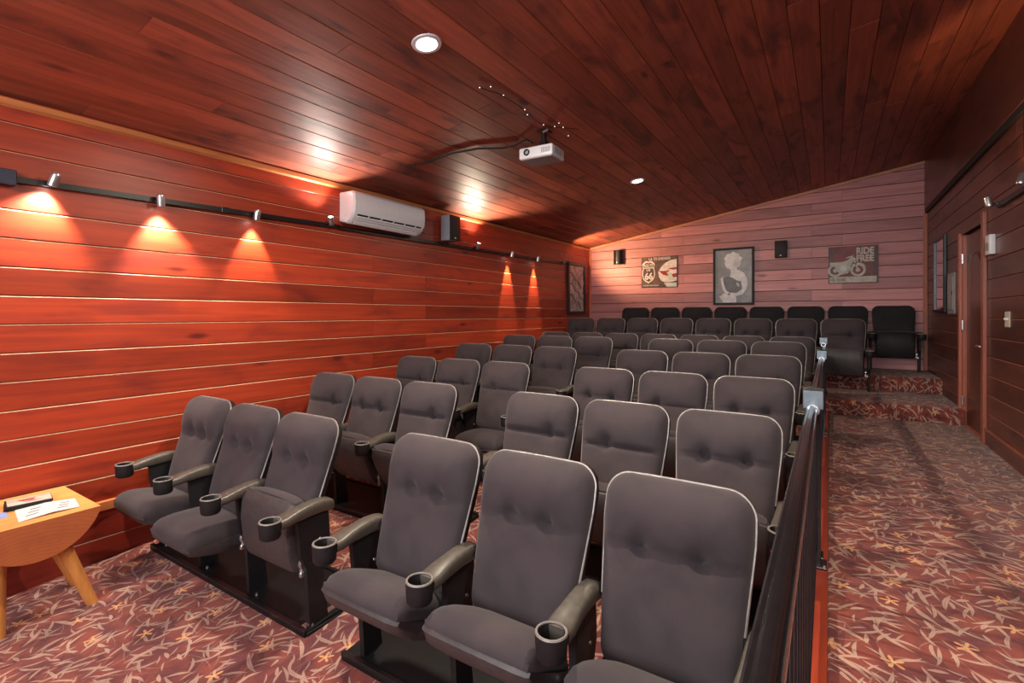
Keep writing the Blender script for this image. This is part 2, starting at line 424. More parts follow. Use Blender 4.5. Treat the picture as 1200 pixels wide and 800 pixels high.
# ------------------------------------------------------------------ ceiling
mb = MB(); vs_ = []
for dz in (.016, .14):
    for x, y in ((L-.1, FY), (R+.1, FY), (R+.1, D+.1), (L-.1, D+.1)): vs_.append((x, y, Zw(zc(x, y)+dz)))
mb.add(vs_, [(0, 1, 2, 3), (4, 7, 6, 5), (0, 4, 5, 1), (1, 5, 6, 2), (2, 6, 7, 3), (3, 7, 4, 0)])
ce = struct('ceiling', mb.mesh('ceiling', M['gap']))
def fnC(s, n, t): return (t, s, Zw(zc(t, s)-n))
x = L; i = 0
while x < R-.01:
    x1 = min(x+.1745, R)
    off = [0.9, 2.7, -0.4, 1.9, 3.3, 0.2][i % 6]+rng.uniform(-.3, .3)
    js = [FY]+[off+3.3*k for k in range(-1, 4) if FY+.3 < off+3.3*k < D-.3]+[D]
    for a, b in zip(js, js[1:]):
        plank(ce, fnC, a, b, x, x1, [M['ceil'], M['edge_c']], g=.0018, ch=.004, proud=rng.uniform(-.0012, .0012))
    x = x1; i += 1

# ------------------------------------------------------------------ right wall with door opening
DY0, DY1, DZ = 6.11, 7.00, .84
mb = MB(); mb.box(R+.014, R+.16, FY, DY0, Zw(-2.0), Zw(2.3)); mb.box(R+.014, R+.16, DY1, D+.1, Zw(-2.0), Zw(2.3))
mb.box(R+.014, R+.16, DY0, DY1, Zw(DZ), Zw(2.3)); mb.box(R+.014, R+.16, DY0, DY1, Zw(-2.0), Zw(AZ))
wr = struct('wall_right', mb.mesh('wall_right', M['gap']))
def fnR(s, n, t): return (R-n, s, Zw(t))
zs = [1.50-PW*i for i in range(17)]
for i in range(len(zs)-1):
    z1, z0 = zs[i], zs[i+1]
    spans = [(FY, 1.0+.8*(i % 3)), (1.0+.8*(i % 3), DY0), (DY1, D)] if z0 < DZ-.01 else [(FY, 1.6+.7*(i % 3)), (1.6+.7*(i % 3), 5.2+.6*(i % 2)), (5.2+.6*(i % 2), D)]
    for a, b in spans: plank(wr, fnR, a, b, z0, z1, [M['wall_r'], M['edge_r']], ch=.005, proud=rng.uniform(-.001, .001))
za = [z for z in zs if z > DZ+.05][-1]
plank(wr, fnR, DY0, DY1, DZ+.05, za, [M['wall_r'], M['edge_r']], ch=.005)
# boxed beam that overhangs the wall
mb = MB(); mb.box(R-.035, R+.01, FY, D, Zw(1.515), Zw(2.26), .003)
struct('upper_wall_right', mb.mesh('upper_wall_right', M['wall_r']))
mb = MB(); mb.box(R-.030, R, FY, D, Zw(1.455), Zw(1.515), .003)  # dark strip put in as the shadow under the overhang
struct('shadow_strip', mb.mesh('shadow_strip', M['matt']))
mb = MB(); mb.box(R-.018, R, 1.1, DY0-.10, Zw(AZ), Zw(AZ+.13), .004); mb.box(R-.018, R, DY1+.02, 6.9+.3, Zw(AZ), Zw(AZ+.13), .004)
struct('baseboard_right', mb.mesh('baseboard_right', M['wall_r']))
mb = MB(); mb.box(R-.026, R, 1.1, DY0-.10, Zw(AZ+.13), Zw(AZ+.142), .003)
struct('trim_7', mb.mesh('trim_7', M['casing']))

# front wall behind the photographer, with the projection screen
mb = MB(); mb.box(L-.1, R+.1, FY-.14, FY-.014, Zw(-2.0), Zw(2.4)); mbw = mb
wf = struct('wall_front', mbw.mesh('wall_front', M['gap']))
def fnF(s, n, t): return (s, FY+n, Zw(t))
for i in range(23):
    z1 = 2.26-.172*i; z0 = z1-.172
    xs = max(L, L+(z0-1.255)/CS)
    if R-xs > .1: plank(wf, fnF, xs, R, z0, z1, [M['wall_x'], M['gap']], ch=.004)

# ------------------------------------------------------------------ door
dr = struct('door_1', None)
dr.location = (R, DY0, Zw(AZ))
dw, dh = DY1-DY0, DZ-AZ
mb = MB(); mb.box(.030, .070, .012, dw-.012, .008, dh-.012, .003)
obj('door_leaf', mb.mesh('door_leaf', M['door']), dr)
# arched raised panel
pts = [(.15, .28), (dw-.15, .28), (dw-.15, dh-.42)]
for k in range(1, 12):
    t = k/12; pts.append((dw-.15-(dw-.30)*t, dh-.42+.20*math.sin(PI*t)**.8))
pts.append((.15, dh-.42))
def ring(poly, f): 
    cx = sum(p[0] for p in poly)/len(poly); cy = sum(p[1] for p in poly)/len(poly)
    return [(cx+(p[0]-cx)*f, cy+(p[1]-cy)*f) for p in poly]
inner = ring(pts, .90)
mb = MB(); n = len(pts)
vs_ = [(.030, a, b) for a, b in pts]+[(.022, a, b) for a, b in ring(pts, .975)]+[(.027, a, b) for a, b in ring(pts, .955)]+[(.018, a, b) for a, b in inner]
fs = [(k*n+i, k*n+(i+1) % n, (k+1)*n+(i+1) % n, (k+1)*n+i) for k in range(3) for i in range(n)]+[tuple(range(3*n, 4*n))]
mb.add(vs_, fs); obj('raised_panel', mb.mesh('raised_panel', M['door']), dr)
for y0, y1, z0, z1, nm in ((-.085, .0, 0, dh+.09, 'door_casing'), (dw, dw+.07, 0, dh+.02, 'door_casing'), (.0, dw, dh, dh+.05, 'door_header')):
    mb = MB(); mb.box(-.028 if nm != 'door_header' else -.012, .0, y0, y1, z0, z1, .004); obj(nm, mb.mesh(nm, M['casing'] if nm != 'door_header' else M['door']), dr)
for y0, y1 in ((0, .012), (dw-.012, dw)):
    mb = MB(); mb.box(0, .07, y0, y1, 0, dh); obj('door_jamb', mb.mesh('door_jamb', M['casing']), dr)
mb = MB(); mb.lathe([(0, .0), (.030, .0), (.030, .010), (.012, .014), (.011, .05), (0, .05)], (.032, .07, .865), (-1, 0, 0))
mb.tube([(-.020, .07, .865), (-.028, .08, .865), (-.030, .12, .868), (-.026, .18, .862)], .010)
obj('door_handle', mb.mesh('door_handle', M['chrome'], 40), dr)
mb = MB(); mb.box(.0, .07, .0, dw, -.02, .004); obj('threshold', mb.mesh('threshold', M['casing']), dr)
for z in (.25, 1.05, 1.75):
    mb = MB(); mb.cyl((-.004, dw-.008, z-.05), (-.004, dw-.008, z+.05), .010, n=10); mb.box(-.002, .0, dw-.04, dw, z-.05, z+.05)
    obj('hinge', mb.mesh('hinge', M['steel'], 40), dr)

# ------------------------------------------------------------------ theatre seats
# seat frame of reference: z = 0 at the floor, y = 0 under the top edge of the back, occupants face -y
def halfw(v, wt=.249, wb_=.208, Hh=.60, r=.085, rb=.05):
    w_ = wb_+(wt-wb_)*min(1, v/.75)**.9
    dt = (1-v)*Hh
    if dt < r: w_ -= r-math.sqrt(max(0, r*r-(r-dt)**2))
    db = v*Hh
    if db < rb: w_ -= rb-math.sqrt(max(0, rb*rb-(rb-db)**2))
    return w_
BB, BT = Vector((0, -.205, .435)), Vector((0, -.012, 1.03))
bdir = (BT-BB); bl = bdir.length; bdir.normalize(); bn = Vector((0, -bdir.z, bdir.y))   # bn points to the sitter
def back_cushion(variant=0, seamless=False):
    nu, nv = 30, 40
    vv = [0, .004, .012, .025]+[.05+.9*(i/(nv-8)) for i in range(nv-7)]+[.97, .985, .995, 1.0]
    mb = MB(); rows = []
    seam = .60 + (.0, .01, -.008, .004)[variant]
    dd = ((-.075, .080), (.095,), (-.085,), (-.10, .10))[variant]
    for v in vv:
        row = []
        hw = halfw(v)
        for j in range(nu+1):
            u = -1+2*j/nu
            uu = math.sin(u*PI/2)*.55+u*.45
            x_ = uu*hw
            eu = 1-min(1, abs(uu))**7; ev = 1-abs(2*v-1)**12
            h = .012+.046*math.sqrt(max(0, eu*ev))
            if not seamless:
                if v > seam: h += .034*math.sin(min(1, (v-seam)/(1-seam))*PI)**.6*eu      # puffed head roll
                h -= .016*math.exp(-((v-seam)/.012)**2)*eu
                for cx in dd:
                    rr = ((x_-cx)/.026)**2+((v-seam-.016)*bl/.030)**2
                    h -= .046*math.exp(-rr)
                    rr2 = ((x_-cx)/.055)**2+((v-seam-.05)*bl/.06)**2
                    h -= .014*math.exp(-rr2)
                h += .006*math.exp(-((v-.3)/.16)**2)*eu
            curve = .010*math.cos(uu*PI/2)          # slight lateral hollow
            row.append(BB+bdir*(v*bl)+bn*(h-curve)+Vector((x_, 0, 0)))
        rows.append(row)
    vs_ = [p for r_ in rows for p in r_]; m = nu+1
    fs = [(i*m+j, i*m+j+1, (i+1)*m+j+1, (i+1)*m+j) for i in range(len(vv)-1) for j in range(nu)]
    # back plane
    o = len(vs_)
    for v in vv:
        hw = halfw(v)
        for j in range(nu+1):
            u = -1+2*j/nu; uu = math.sin(u*PI/2)*.55+u*.45
            vs_.append(BB+bdir*(v*bl)-bn*.018+Vector((uu*hw, 0, 0)))
    fs += [(o+i*m+j, o+(i+1)*m+j, o+(i+1)*m+j+1, o+i*m+j+1) for i in range(len(vv)-1) for j in range(nu)]
    for i in range(len(vv)-1):
        for j in (0, nu): fs.append((i*m+j, (i+1)*m+j, o+(i+1)*m+j, o+i*m+j))
    for j in range(nu):
        fs.append((j, j+1, o+j+1, o+j)); k_ = (len(vv)-1)*m; fs.append((k_+j, k_+j+1, o+k_+j+1, o+k_+j))
    mb.add(vs_, fs); return mb
def back_shell():
    mb = MB(); nu = 12; vv = [0, .03, .08, .3, .6, .85, .93, .97, .99, 1.0]; m = nu+1; vs_ = []
    for v in vv:
        hw = halfw(v)+.006
        for j in range(m):
            uu = -1+2*j/nu; e = math.sqrt(max(0, 1-abs(uu)**5))*math.sqrt(max(0, 1-abs(2*v-1)**10))
            vs_.append(BB+bdir*(v*(bl+.004))-bn*(.022+.034*e)+Vector((uu*hw, 0, 0)))
    fs = [(i*m+j, i*m+j+1, (i+1)*m+j+1, (i+1)*m+j) for i in range(len(vv)-1) for j in range(nu)]
    o = len(vs_)
    for v in vv:
        hw = halfw(v)+.006
        for j in range(m): vs_.append(BB+bdir*(v*(bl+.004))-bn*.002+Vector(((-1+2*j/nu)*hw, 0, 0)))
    fs += [(o+i*m+j, o+(i+1)*m+j, o+(i+1)*m+j+1, o+i*m+j+1) for i in range(len(vv)-1) for j in range(nu)]
    for i in range(len(vv)-1):
        for j in (0, nu): fs.append((i*m+j, (i+1)*m+j, o+(i+1)*m+j, o+i*m+j))
    k_ = (len(vv)-1)*m
    for j in range(nu): fs.append((j, j+1, o+j+1, o+j)); fs.append((k_+j, k_+j+1, o+k_+j+1, o+k_+j))
    # lower carrier plate that joins the hinge
    mb.add(vs_, fs)
    mb.box(-.20, .20, -.235, -.190, .30, .46, .008)
    return mb
def edge_bead():
    pts = []
    vv = [.33+.55*i/8 for i in range(9)]+[.88+.12*math.sin(PI/2*i/9) for i in range(1, 10)]
    for v in vv: pts.append(BB+bdir*(v*bl)+bn*.006+Vector((-halfw(v)-.003, 0, 0)))
    top = [BB+bdir*(bl+.002)+bn*.006+Vector((x_, 0, 0)) for x_ in (-.10, -.03, .03, .10)]
    pts += top
    for v in reversed(vv): pts.append(BB+bdir*(v*bl)+bn*.006+Vector((halfw(v)+.003, 0, 0)))
    return MB().tube(pts, .0046, 6)
PIV = Vector((0, -.235, .355))
def seat_cushion():
    # relative to the pivot, flat position; front at -y
    mb = MB(); nu, nv = 16, 20; vs_ = []; m = nu+1
    y0, y1 = .055, -.30                    # rear, front
    for i in range(nv+1):
        v = i/nv; y_ = y0+(y1-y0)*v
        hw = .205+.022*v
        for j in range(m):
            uu = math.sin((-1+2*j/nu)*PI/2)*.6+(-1+2*j/nu)*.4
            eu = max(0, 1-abs(uu)**6); ev = max(0, 1-max(0, (v-.55)/.45)**5)*max(0, 1-max(0, (.15-v)/.15)**3)
            z_ = .025+.068*math.sqrt(eu)*math.sqrt(ev)+.012*math.sin(PI*v)*eu
            xx = uu*hw*(1-.05*max(0, (v-.85)/.15)**2)
            vs_.append((xx, y_-.012*(1-uu*uu)*v, z_))
    fs = [(i*m+j, i*m+j+1, (i+1)*m+j+1, (i+1)*m+j) for i in range(nv) for j in range(nu)]
    o = len(vs_)
    for i in range(nv+1):
        v = i/nv; y_ = y0+(y1-y0)*v; hw = .205+.022*v
        for j in range(m):
            uu = math.sin((-1+2*j/nu)*PI/2)*.6+(-1+2*j/nu)*.4
            xx = uu*hw*(1-.05*max(0, (v-.85)/.15)**2)
            vs_.append((xx*.985, y_*.985-.012*(1-uu*uu)*v, .004))
    fs += [(o+i*m+j, o+(i+1)*m+j, o+(i+1)*m+j+1, o+i*m+j+1) for i in range(nv) for j in range(nu)]
    for i in range(nv):
        for j in (0, nu): fs.append((i*m+j, (i+1)*m+j, o+(i+1)*m+j, o+i*m+j))
    for j in range(nu): fs.append((j, j+1, o+j+1, o+j)); k_ = nv*m; fs.append((k_+j, k_+j+1, o+k_+j+1, o+k_+j))
    mb.add(vs_, fs); return mb
def seat_pan():
    mb = MB()
    prof = [(.06, .0), (.045, -.055), (-.02, -.075), (-.16, -.070), (-.27, -.045), (-.302, -.012), (-.300, .006), (.055, .006)]
    def f(x_, k): return lambda p: (x_, p[0], p[1]*k if p[1] < 0 else p[1])
    n = len(prof); xs = [(-.222, .55), (-.21, .9), (-.17, 1), (.17, 1), (.21, .9), (.222, .55)]
    vs_ = [(x_, p[0]+(.01 if abs(x_) > .2 and p[0] < -.25 else 0), p[1]*k if p[1] < 0 else p[1]) for x_, k in xs for p in prof]
    fs = [(a*n+i, a*n+(i+1) % n, (a+1)*n+(i+1) % n, (a+1)*n+i) for a in range(5) for i in range(n)]
    fs += [tuple(range(n)), tuple(range(5*n, 6*n))]
    mb.add(vs_, fs); return mb
def armrest(x_=.275):
    mb = MB(); n = 12; vs_ = []
    # y, top z, half width, half height; the front end wraps the cup holder
    spine = [(-.412, .634, .046, .022), (-.378, .636, .047, .023), (-.345, .644, .044, .025), (-.31, .650, .040, .027), (-.26, .657, .038, .029),
             (-.21, .661, .037, .030), (-.16, .658, .036, .030), (-.122, .650, .034, .029), (-.106, .638, .030, .022)]
    sect = [(-1, -.55), (-.8, -1), (.8, -1), (1, -.55), (1, .45), (.90, .82), (.70, 1), (0, 1.04), (-.70, 1), (-.90, .82), (-1, .45)]; n = len(sect)
    for y_, z_, hw, hh in spine:
        for a, b in sect: vs_.append((x_+a*hw, y_, z_-hh+b*hh))
    m = len(spine)
    fs = [(i*n+k_, i*n+(k_+1) % n, (i+1)*n+(k_+1) % n, (i+1)*n+k_) for i in range(m-1) for k_ in range(n)]+[tuple(range(n)), tuple(range((m-1)*n, m*n))]
    mb.add(vs_, fs)
    return mb
CUP = (-.444, .636)
def cup_holder(x_=.275):
    mb = MB(); o = (x_, CUP[0], CUP[1]-.64)
    mb.lathe([(0, .560), (.042, .560), (.048, .568), (.0505, .61), (.0515, .640), (.049, .642), (.0425, .641), (.041, .62), (.039, .580), (0, .578)], o, (0, 0, 1), 24)
    return mb
def cup_rim(x_=.275):
    mb = MB(); mb.lathe([(.0425, .640), (.044, .6445), (.0495, .6445), (.0518, .640)], (x_, CUP[0], CUP[1]-.64), (0, 0, 1), 24)
    return mb
def stand(x_=.275):
    mb = MB()
    mb.prism([(-.31, .60), (-.13, .61), (-.12, .45), (-.16, .33), (-.25, .31), (-.29, .40)], lambda p: (x_-.013, p[0], p[1]), lambda p: (x_+.013, p[0], p[1]))
    mb.prism([(-.26, .36), (-.17, .36), (-.13, .02), (-.24, .02)], lambda p: (x_-.014, p[0], p[1]), lambda p: (x_+.014, p[0], p[1]))
    mb.box(x_-.035, x_+.035, -.27, -.06, .004, .022, .003)
    return mb
def hinge_cap(x_=.275):
    mb = MB()
    mb.lathe([(0, 0), (.020, 0), (.028, .006), (.029, .018), (.022, .024), (0, .024)], (x_-.046, -.245, .345), (1, 0, 0), 14)
    mb.box(x_-.030, x_-.010, -.275, -.20, .285, .315, .004)
    mb.box(x_-.046, x_-.026, -.262, -.225, .29, .345, .004)
    return mb
def stand_bolt(x_=.275):
    mb = MB()
    for y_, z_ in ((-.18, .46), (-.17, .36)):
        mb.lathe([(0, .006), (.006, .005), (.008, 0)], (x_-.013, y_, z_), (-1, 0, 0), 8)
        mb.lathe([(0, .006), (.006, .005), (.008, 0)], (x_+.013, y_, z_), (1, 0, 0), 8)
    return mb
ms = {}
for v in range(4): ms['back%d' % v] = back_cushion(v).mesh('backrest', M['fabric'], 60)
ms['backd'] = back_cushion(0, True).mesh('backrest', M['fabric_dark'], 60)
ms['shell'] = back_shell().mesh('back_shell', M['plastic'], 50)
ms['bead'] = edge_bead().mesh('edge_bead', M['bead'], 60)
ms['seat'] = seat_cushion().mesh('seat', M['fabric'], 60)
ms['seatd'] = seat_cushion().mesh('seat', M['fabric_dark'], 60)
ms['pand'] = seat_pan().mesh('seat_pan', M['plastic'], 40)
ms['pan'] = seat_pan().mesh('seat_pan', M['pan'], 40)
for sgn, nm in ((.275, 'r'), (-.275, 'l')):
    ms['arm'+nm] = armrest(sgn).mesh('armrest', M['arm'], 50)
    ms['cup'+nm] = cup_holder(sgn).mesh('cup_holder', M['plastic'], 40)
    ms['rim'+nm] = cup_rim(sgn).mesh('cup_rim', M['cup'], 60)
    ms['stand'+nm] = stand(sgn).mesh('stand', M['plastic'])
    ms['hinge'+nm] = hinge_cap(sgn).mesh('hinge_cap', M['steel'], 40)
    ms['bolt'+nm] = stand_bolt(sgn).mesh('bolt', M['steel'], 60)

def make_seat(x_, row, angle, label, left_arm=False, dark=False, var=0):
    drop = CH
    t = thing('theatre_seat', label, 'seat', (x_, YS[row], Zw(-DS[row]-CH)), 0, 'folding theatre seats in rising rows')
    b = obj('backrest', ms['backd' if dark else 'back%d' % var], t)
    if not dark: obj('edge_bead', ms['bead'], b)
    obj('back_shell', ms['shell'], t)
    s = obj('seat', ms['seatd' if dark else 'seat'], t, PIV, (-math.radians(angle), 0, 0))
    obj('seat_pan', ms['pand' if dark else 'pan'], s)
    for nm in (['r', 'l'] if left_arm else ['r']):
        a = obj('armrest', ms['arm'+nm], t)
        c = obj('cup_holder', ms['cup'+nm], a)
        obj('cup_rim', ms['rim'+nm], a)
        s_ = obj('stand', ms['stand'+nm], t); bo = obj('bolt', ms['bolt'+nm], s_); bo['kind'] = 'stuff'
        obj('hinge_cap', ms['hinge'+nm], t)
    return t
VAR = {(0, 0): 3, (0, 1): 0, (0, 2): 0, (0, 3): 0, (0, 4): 0, (0, 5): 0, (1, 0): 3, (1, 1): 2, (1, 2): 1, (1, 3): 1, (1, 4): 3, (1, 5): 1,
       (2, 0): 3, (2, 1): 2, (2, 2): 3, (2, 3): 2, (2, 4): 1, (2, 5): 1, (3, 0): 1, (3, 1): 1, (3, 2): 3, (3, 3): 3}
ORD = ['first', 'second', 'third', 'fourth', 'fifth', 'sixth', 'seventh', 'eighth']
rownm = ['front row', 'second row from the front', 'third row from the front', 'fourth row from the front', 'fifth row from the front',
         'sixth row from the front', 'next to last row, on the lower carpeted step', 'last row against the back wall']
ang = {(0, 0): 32, (0, 1): 31, (0, 2): 26, (0, 3): 82, (0, 4): 2, (0, 5): 12, (1, 3): 56, (2, 3): 2, (6, 0): 80, (7, 0): 84}
st = {(0, 0): 'seat half lowered', (0, 1): 'seat lowered', (0, 2): 'seat lowered', (0, 3): 'seat folded up', (0, 4): 'seat flat', (0, 5): 'seat lowered'}
XR, XL = -.447, -2.503
xsr = {5: -.392, 6: .153, 7: .782}
for r_ in range(8):
    n = 6 if r_ < 5 else (7 if r_ == 5 else 8)
    for k in range(n):
        if r_ < 5: x_ = XR-.55*k if k < 3 else XL-.55*(k-3)
        else: x_ = xsr[r_]-.55*k
        a = ang.get((r_, k), 58+(k*7+r_*5) % 9)
        if r_ < 5:
            where = ('%s from the railing' % ORD[k]) if k < 3 else ('%s from the left wall' % ORD[5-k])
            lab = 'charcoal grey padded theatre seat, %s, %s' % (rownm[r_], where)
            if r_ == 0: lab = 'charcoal theatre seat with %s, front row, %s' % (st[(0, k)], where)
        elif r_ == 5: lab = 'charcoal grey theatre seat, %s, %s from the railing' % (rownm[r_], ORD[k])
        elif r_ == 6: lab = 'charcoal theatre seat, %s, %s from the right' % (rownm[r_], ORD[k])
        else: lab = 'black theatre seat without edge bead, %s, %s from the right' % (rownm[r_], ORD[k])
        la = (k == n-1) or (r_ < 5 and k == 2)
        make_seat(x_, r_, a, lab, la, r_ == 7, VAR.get((r_, k), (0, 3, 1, 0, 2)[(k*3+r_*2) % 5]))

# black steel floor plates under the seat blocks
for r_ in range(6):
    for b_ in range(2):
        if r_ == 5 and b_: continue
        x0, x1 = ((-1.92, -.12) if b_ == 0 else (-3.92, -2.20)) if r_ < 5 else (-3.95, -.07)
        y0, y1 = YS[r_]-.285, YS[r_]+.16
        zf = -DS[r_]-CH
        ym = (y0+y1)/2; sl = (floor_z(ym+.1)-floor_z(ym-.1))/.2; zf = floor_z(ym)+.026
        t = thing('floor_plate', 'black steel mounting plate under the %s of the %s' % (('right-hand seats', 'left-hand seats')[b_] if r_ < 5 else 'seats', rownm[r_]), 'floor plate', ((x0+x1)/2, (y0+y1)/2, Zw(zf)), 0, 'mounting plates under the seats')
        hx, hy = (x1-x0)/2, (y1-y0)/2; t.rotation_euler = (math.atan(sl), 0, 0)
        mb = MB(); mb.box(-hx, hx, -hy, hy, -.026, .002, .003); obj('plate', mb.mesh('plate', M['plate']), t)
        for yy in (-hy+.012, hy-.012):
            mb = MB(); mb.box(-hx, hx, yy-.012, yy+.012, .0, .014, .002); obj('edge_rail', mb.mesh('edge_rail', M['black']), t)
        if r_ == 0:
            for k in range(4):
                xx = -hx+.04+k*.55
                for bx, by in ((min(xx, hx-.03)+.06, -hy+.06), (min(xx, hx-.03)-.03 if k else -hx+.03, -hy+.10)):
                    mb = MB(); mb.lathe([(0, .012), (.007, .011), (.010, 0)], (0, 0, 0), (0, 0, 1), 8)
                    obj('bolt', mb.mesh('bolt', M['steel'], 50), t, (min(bx, hx-.02), by, .002))
            mb = MB(); mb.box(hx-.05, hx-.018, -hy+.02, hy-.04, .002, .016, .003); obj('end_bracket', mb.mesh('end_bracket', M['steel']), t)

# ------------------------------------------------------------------ railing and curb
mb = MB(); mb.box(-.058, -.006, .30, 6.9, Zw(-1.64), Zw(-1.145), .003)
tag(obj('curb', mb.mesh('curb', M['curb'])), 'red stained wooden curb under the black railing, along the aisle carpet', 'curb')
def rail_section(y0, y1, lab, last=False):
    t = thing('handrail', lab, 'railing', (-.06 if y0 < 5 else -.046, y0, Zw(AZ)), 0, 'black metal railing sections beside the aisle')
    zt_ = -.425-AZ; ln = y1-y0
    xo, xi = -.028, .004
    # top rail: rounded profile with side lips
    prof = [(-.026, -.012), (-.028, .0), (-.024, .004), (-.018, .003), (-.012, .014), (-.002, .016), (.006, .010), (.010, .002), (.014, .003), (.016, -.002), (.014, -.040), (-.022, -.040)]
    mb = MB(); mb.prism(prof, lambda p: (p[0], 0, zt_+p[1]), lambda p: (p[0], ln, zt_+p[1])); obj('top_rail', mb.mesh('top_rail', M['blackgloss'], 50), t)
    mb = MB(); mb.box(-.010, .014, 0, ln, .07, .10, .003); obj('bottom_rail', mb.mesh('bottom_rail', M['blackgloss']), t)
    n = int(ln/.10)
    me = None
    for i in range(1, n):
        y_ = ln*i/n
        if me is None:
            mb = MB(); mb.box(-.007, .007, -.007, .007, .10, zt_-.038); me = mb.mesh('baluster', M['black'])
        o = obj('baluster', me, t, (.003, y_, 0))
    return t
posts = [(-.35, 'nearest the photographer, below the frame'), (2.66, 'beside the second row'), (5.62, 'beside the fifth row'), (8.45, 'beside the last row')]
def post(y_, zbase, lab, base_x=-.062, top=-.345):
    t = thing('railing_post', lab, 'post', (base_x, y_, Zw(zbase)), 0, 'square black posts of the aisle railing')
    h = top-zbase
    mb = MB(); mb.box(-.030, .030, -.030, .030, 0, h, .002); obj('shaft', mb.mesh('shaft', M['blackgloss']), t)
    mb = MB(); mb.box(-.041, .041, -.041, .041, h-.085, h, .003); obj('cap', mb.mesh('cap', M['capsheen']), t)
    mb = MB(); mb.add([(-.041, -.041, h), (.041, -.041, h), (.041, .041, h), (-.041, .041, h), (0, 0, h+.014)], [(0, 1, 4), (1, 2, 4), (2, 3, 4), (3, 0, 4), (0, 3, 2, 1)])
    obj('cap_top', mb.mesh('cap_top', M['capsheen']), t)
    mb = MB(); mb.box(-.052, .052, -.050, .050, 0, .010, .002); mb.box(.030, .040, -.04, .04, .0, .05, .002); obj('foot_bracket', mb.mesh('foot_bracket', M['blackgloss']), t)
    for sx in (-.042, .042):
        mb = MB(); mb.lathe([(0, .008), (.006, .007), (.008, 0)], (sx, -.035, .010), (0, 0, 1), 8); obj('screw', mb.mesh('screw', M['steel'], 50), t)
    # collar that receives the rail
    mb = MB(); mb.lathe([(.018, -.055), (.026, -.055), (.028, -.045), (.026, -.034), (.018, -.034)], (0, 0, h-.088), (0, 1, 0), 14); obj('rail_collar', mb.mesh('rail_collar', M['steel'], 50), t)
    return t
post(2.66, -1.145, 'square gloss black railing post with broad cap, nearest in view')
post(5.62, -1.145, 'square gloss black railing post, middle of the three in view')
post(7.22, -.997, 'square gloss black railing post, farthest, on the lower carpeted step', top=-.285)
post(.38, -1.145, 'square gloss black railing post at the near end of the curb, outside the photo')
rail_section(.438, 2.604, 'gloss black handrail section nearest the camera, beside the front rows')
rail_section(2.716, 5.564, 'gloss black handrail section between the first and second caps in view')
rail_section(5.676, 7.164, 'gloss black handrail section farthest from the camera, ending at the steps')

# ------------------------------------------------------------------ log table with printed matter
t = thing('log_table', 'half-log side table with pale top and round peg legs against the red wall', 'table', (-3.43, .822, Zw(-1.66)))
TZ = -1.07+1.66
arc = []
rr_, hc = .272, .263
cz = TZ-.20+rr_ - 0.0
a0 = math.asin(hc/rr_)
for k in range(25):
    a = -a0+2*a0*k/24
    arc.append((rr_*math.sin(a), TZ-.205+rr_-rr_*math.cos(a)))
poly = arc+[(hc-.004, TZ), (-hc+.004, TZ)]
dx = .585
mb = MB(); n = len(poly)
vs_ = [(0, p[0], p[1]) for p in poly]+[(-dx, p[0], p[1]) for p in poly]
mb.add(vs_, [(i, (i+1) % n, n+(i+1) % n, n+i) for i in range(n)], 0); mb.add(vs_[:n], [tuple(range(n))], 1); mb.add(vs_[n:], [tuple(range(n))], 1)
me = mb.mesh('log_top', [M['slab'], M['end']])
o = obj('log_top', me, t)
for (x0, y0), (x1, y1) in (((-.10, .115), (-.115, .262)), ((-.10, -.13), (-.15, -.115)), ((-.45, .13), (-.45, .285)), ((-.45, -.13), (-.46, -.20))):
    mb = MB(); mb.cyl((x0, y0, TZ-.17), (x1, y1, 0.0), .036, .027, 14); obj('leg', mb.mesh('leg', M['leg'], 50), t)

def flat_print(name, mat, poly, z, th, parent, loc=(0, 0, 0)):
    mb = MB(); mb.prism(poly, lambda p: (p[0], p[1], z), lambda p: (p[0], p[1], z+th)); return obj(name, mb.mesh(name, mat), parent)
M['paper'] = plain('printed_paper', (.70, .74, .78), .45, noise=.04, scale=12)
M['paperblue'] = plain('blue_leaflet', (.32, .42, .75), .4, noise=.1, scale=20)
M['casecream'] = plain('case_cover_print', (.58, .55, .48), .3, noise=.25, scale=18)
M['ink'] = plain('dark_ink', (.05, .04, .06), .5)
M['inkred'] = plain('red_ink', (.45, .05, .05), .5)
zt_ = Zw(-1.07)
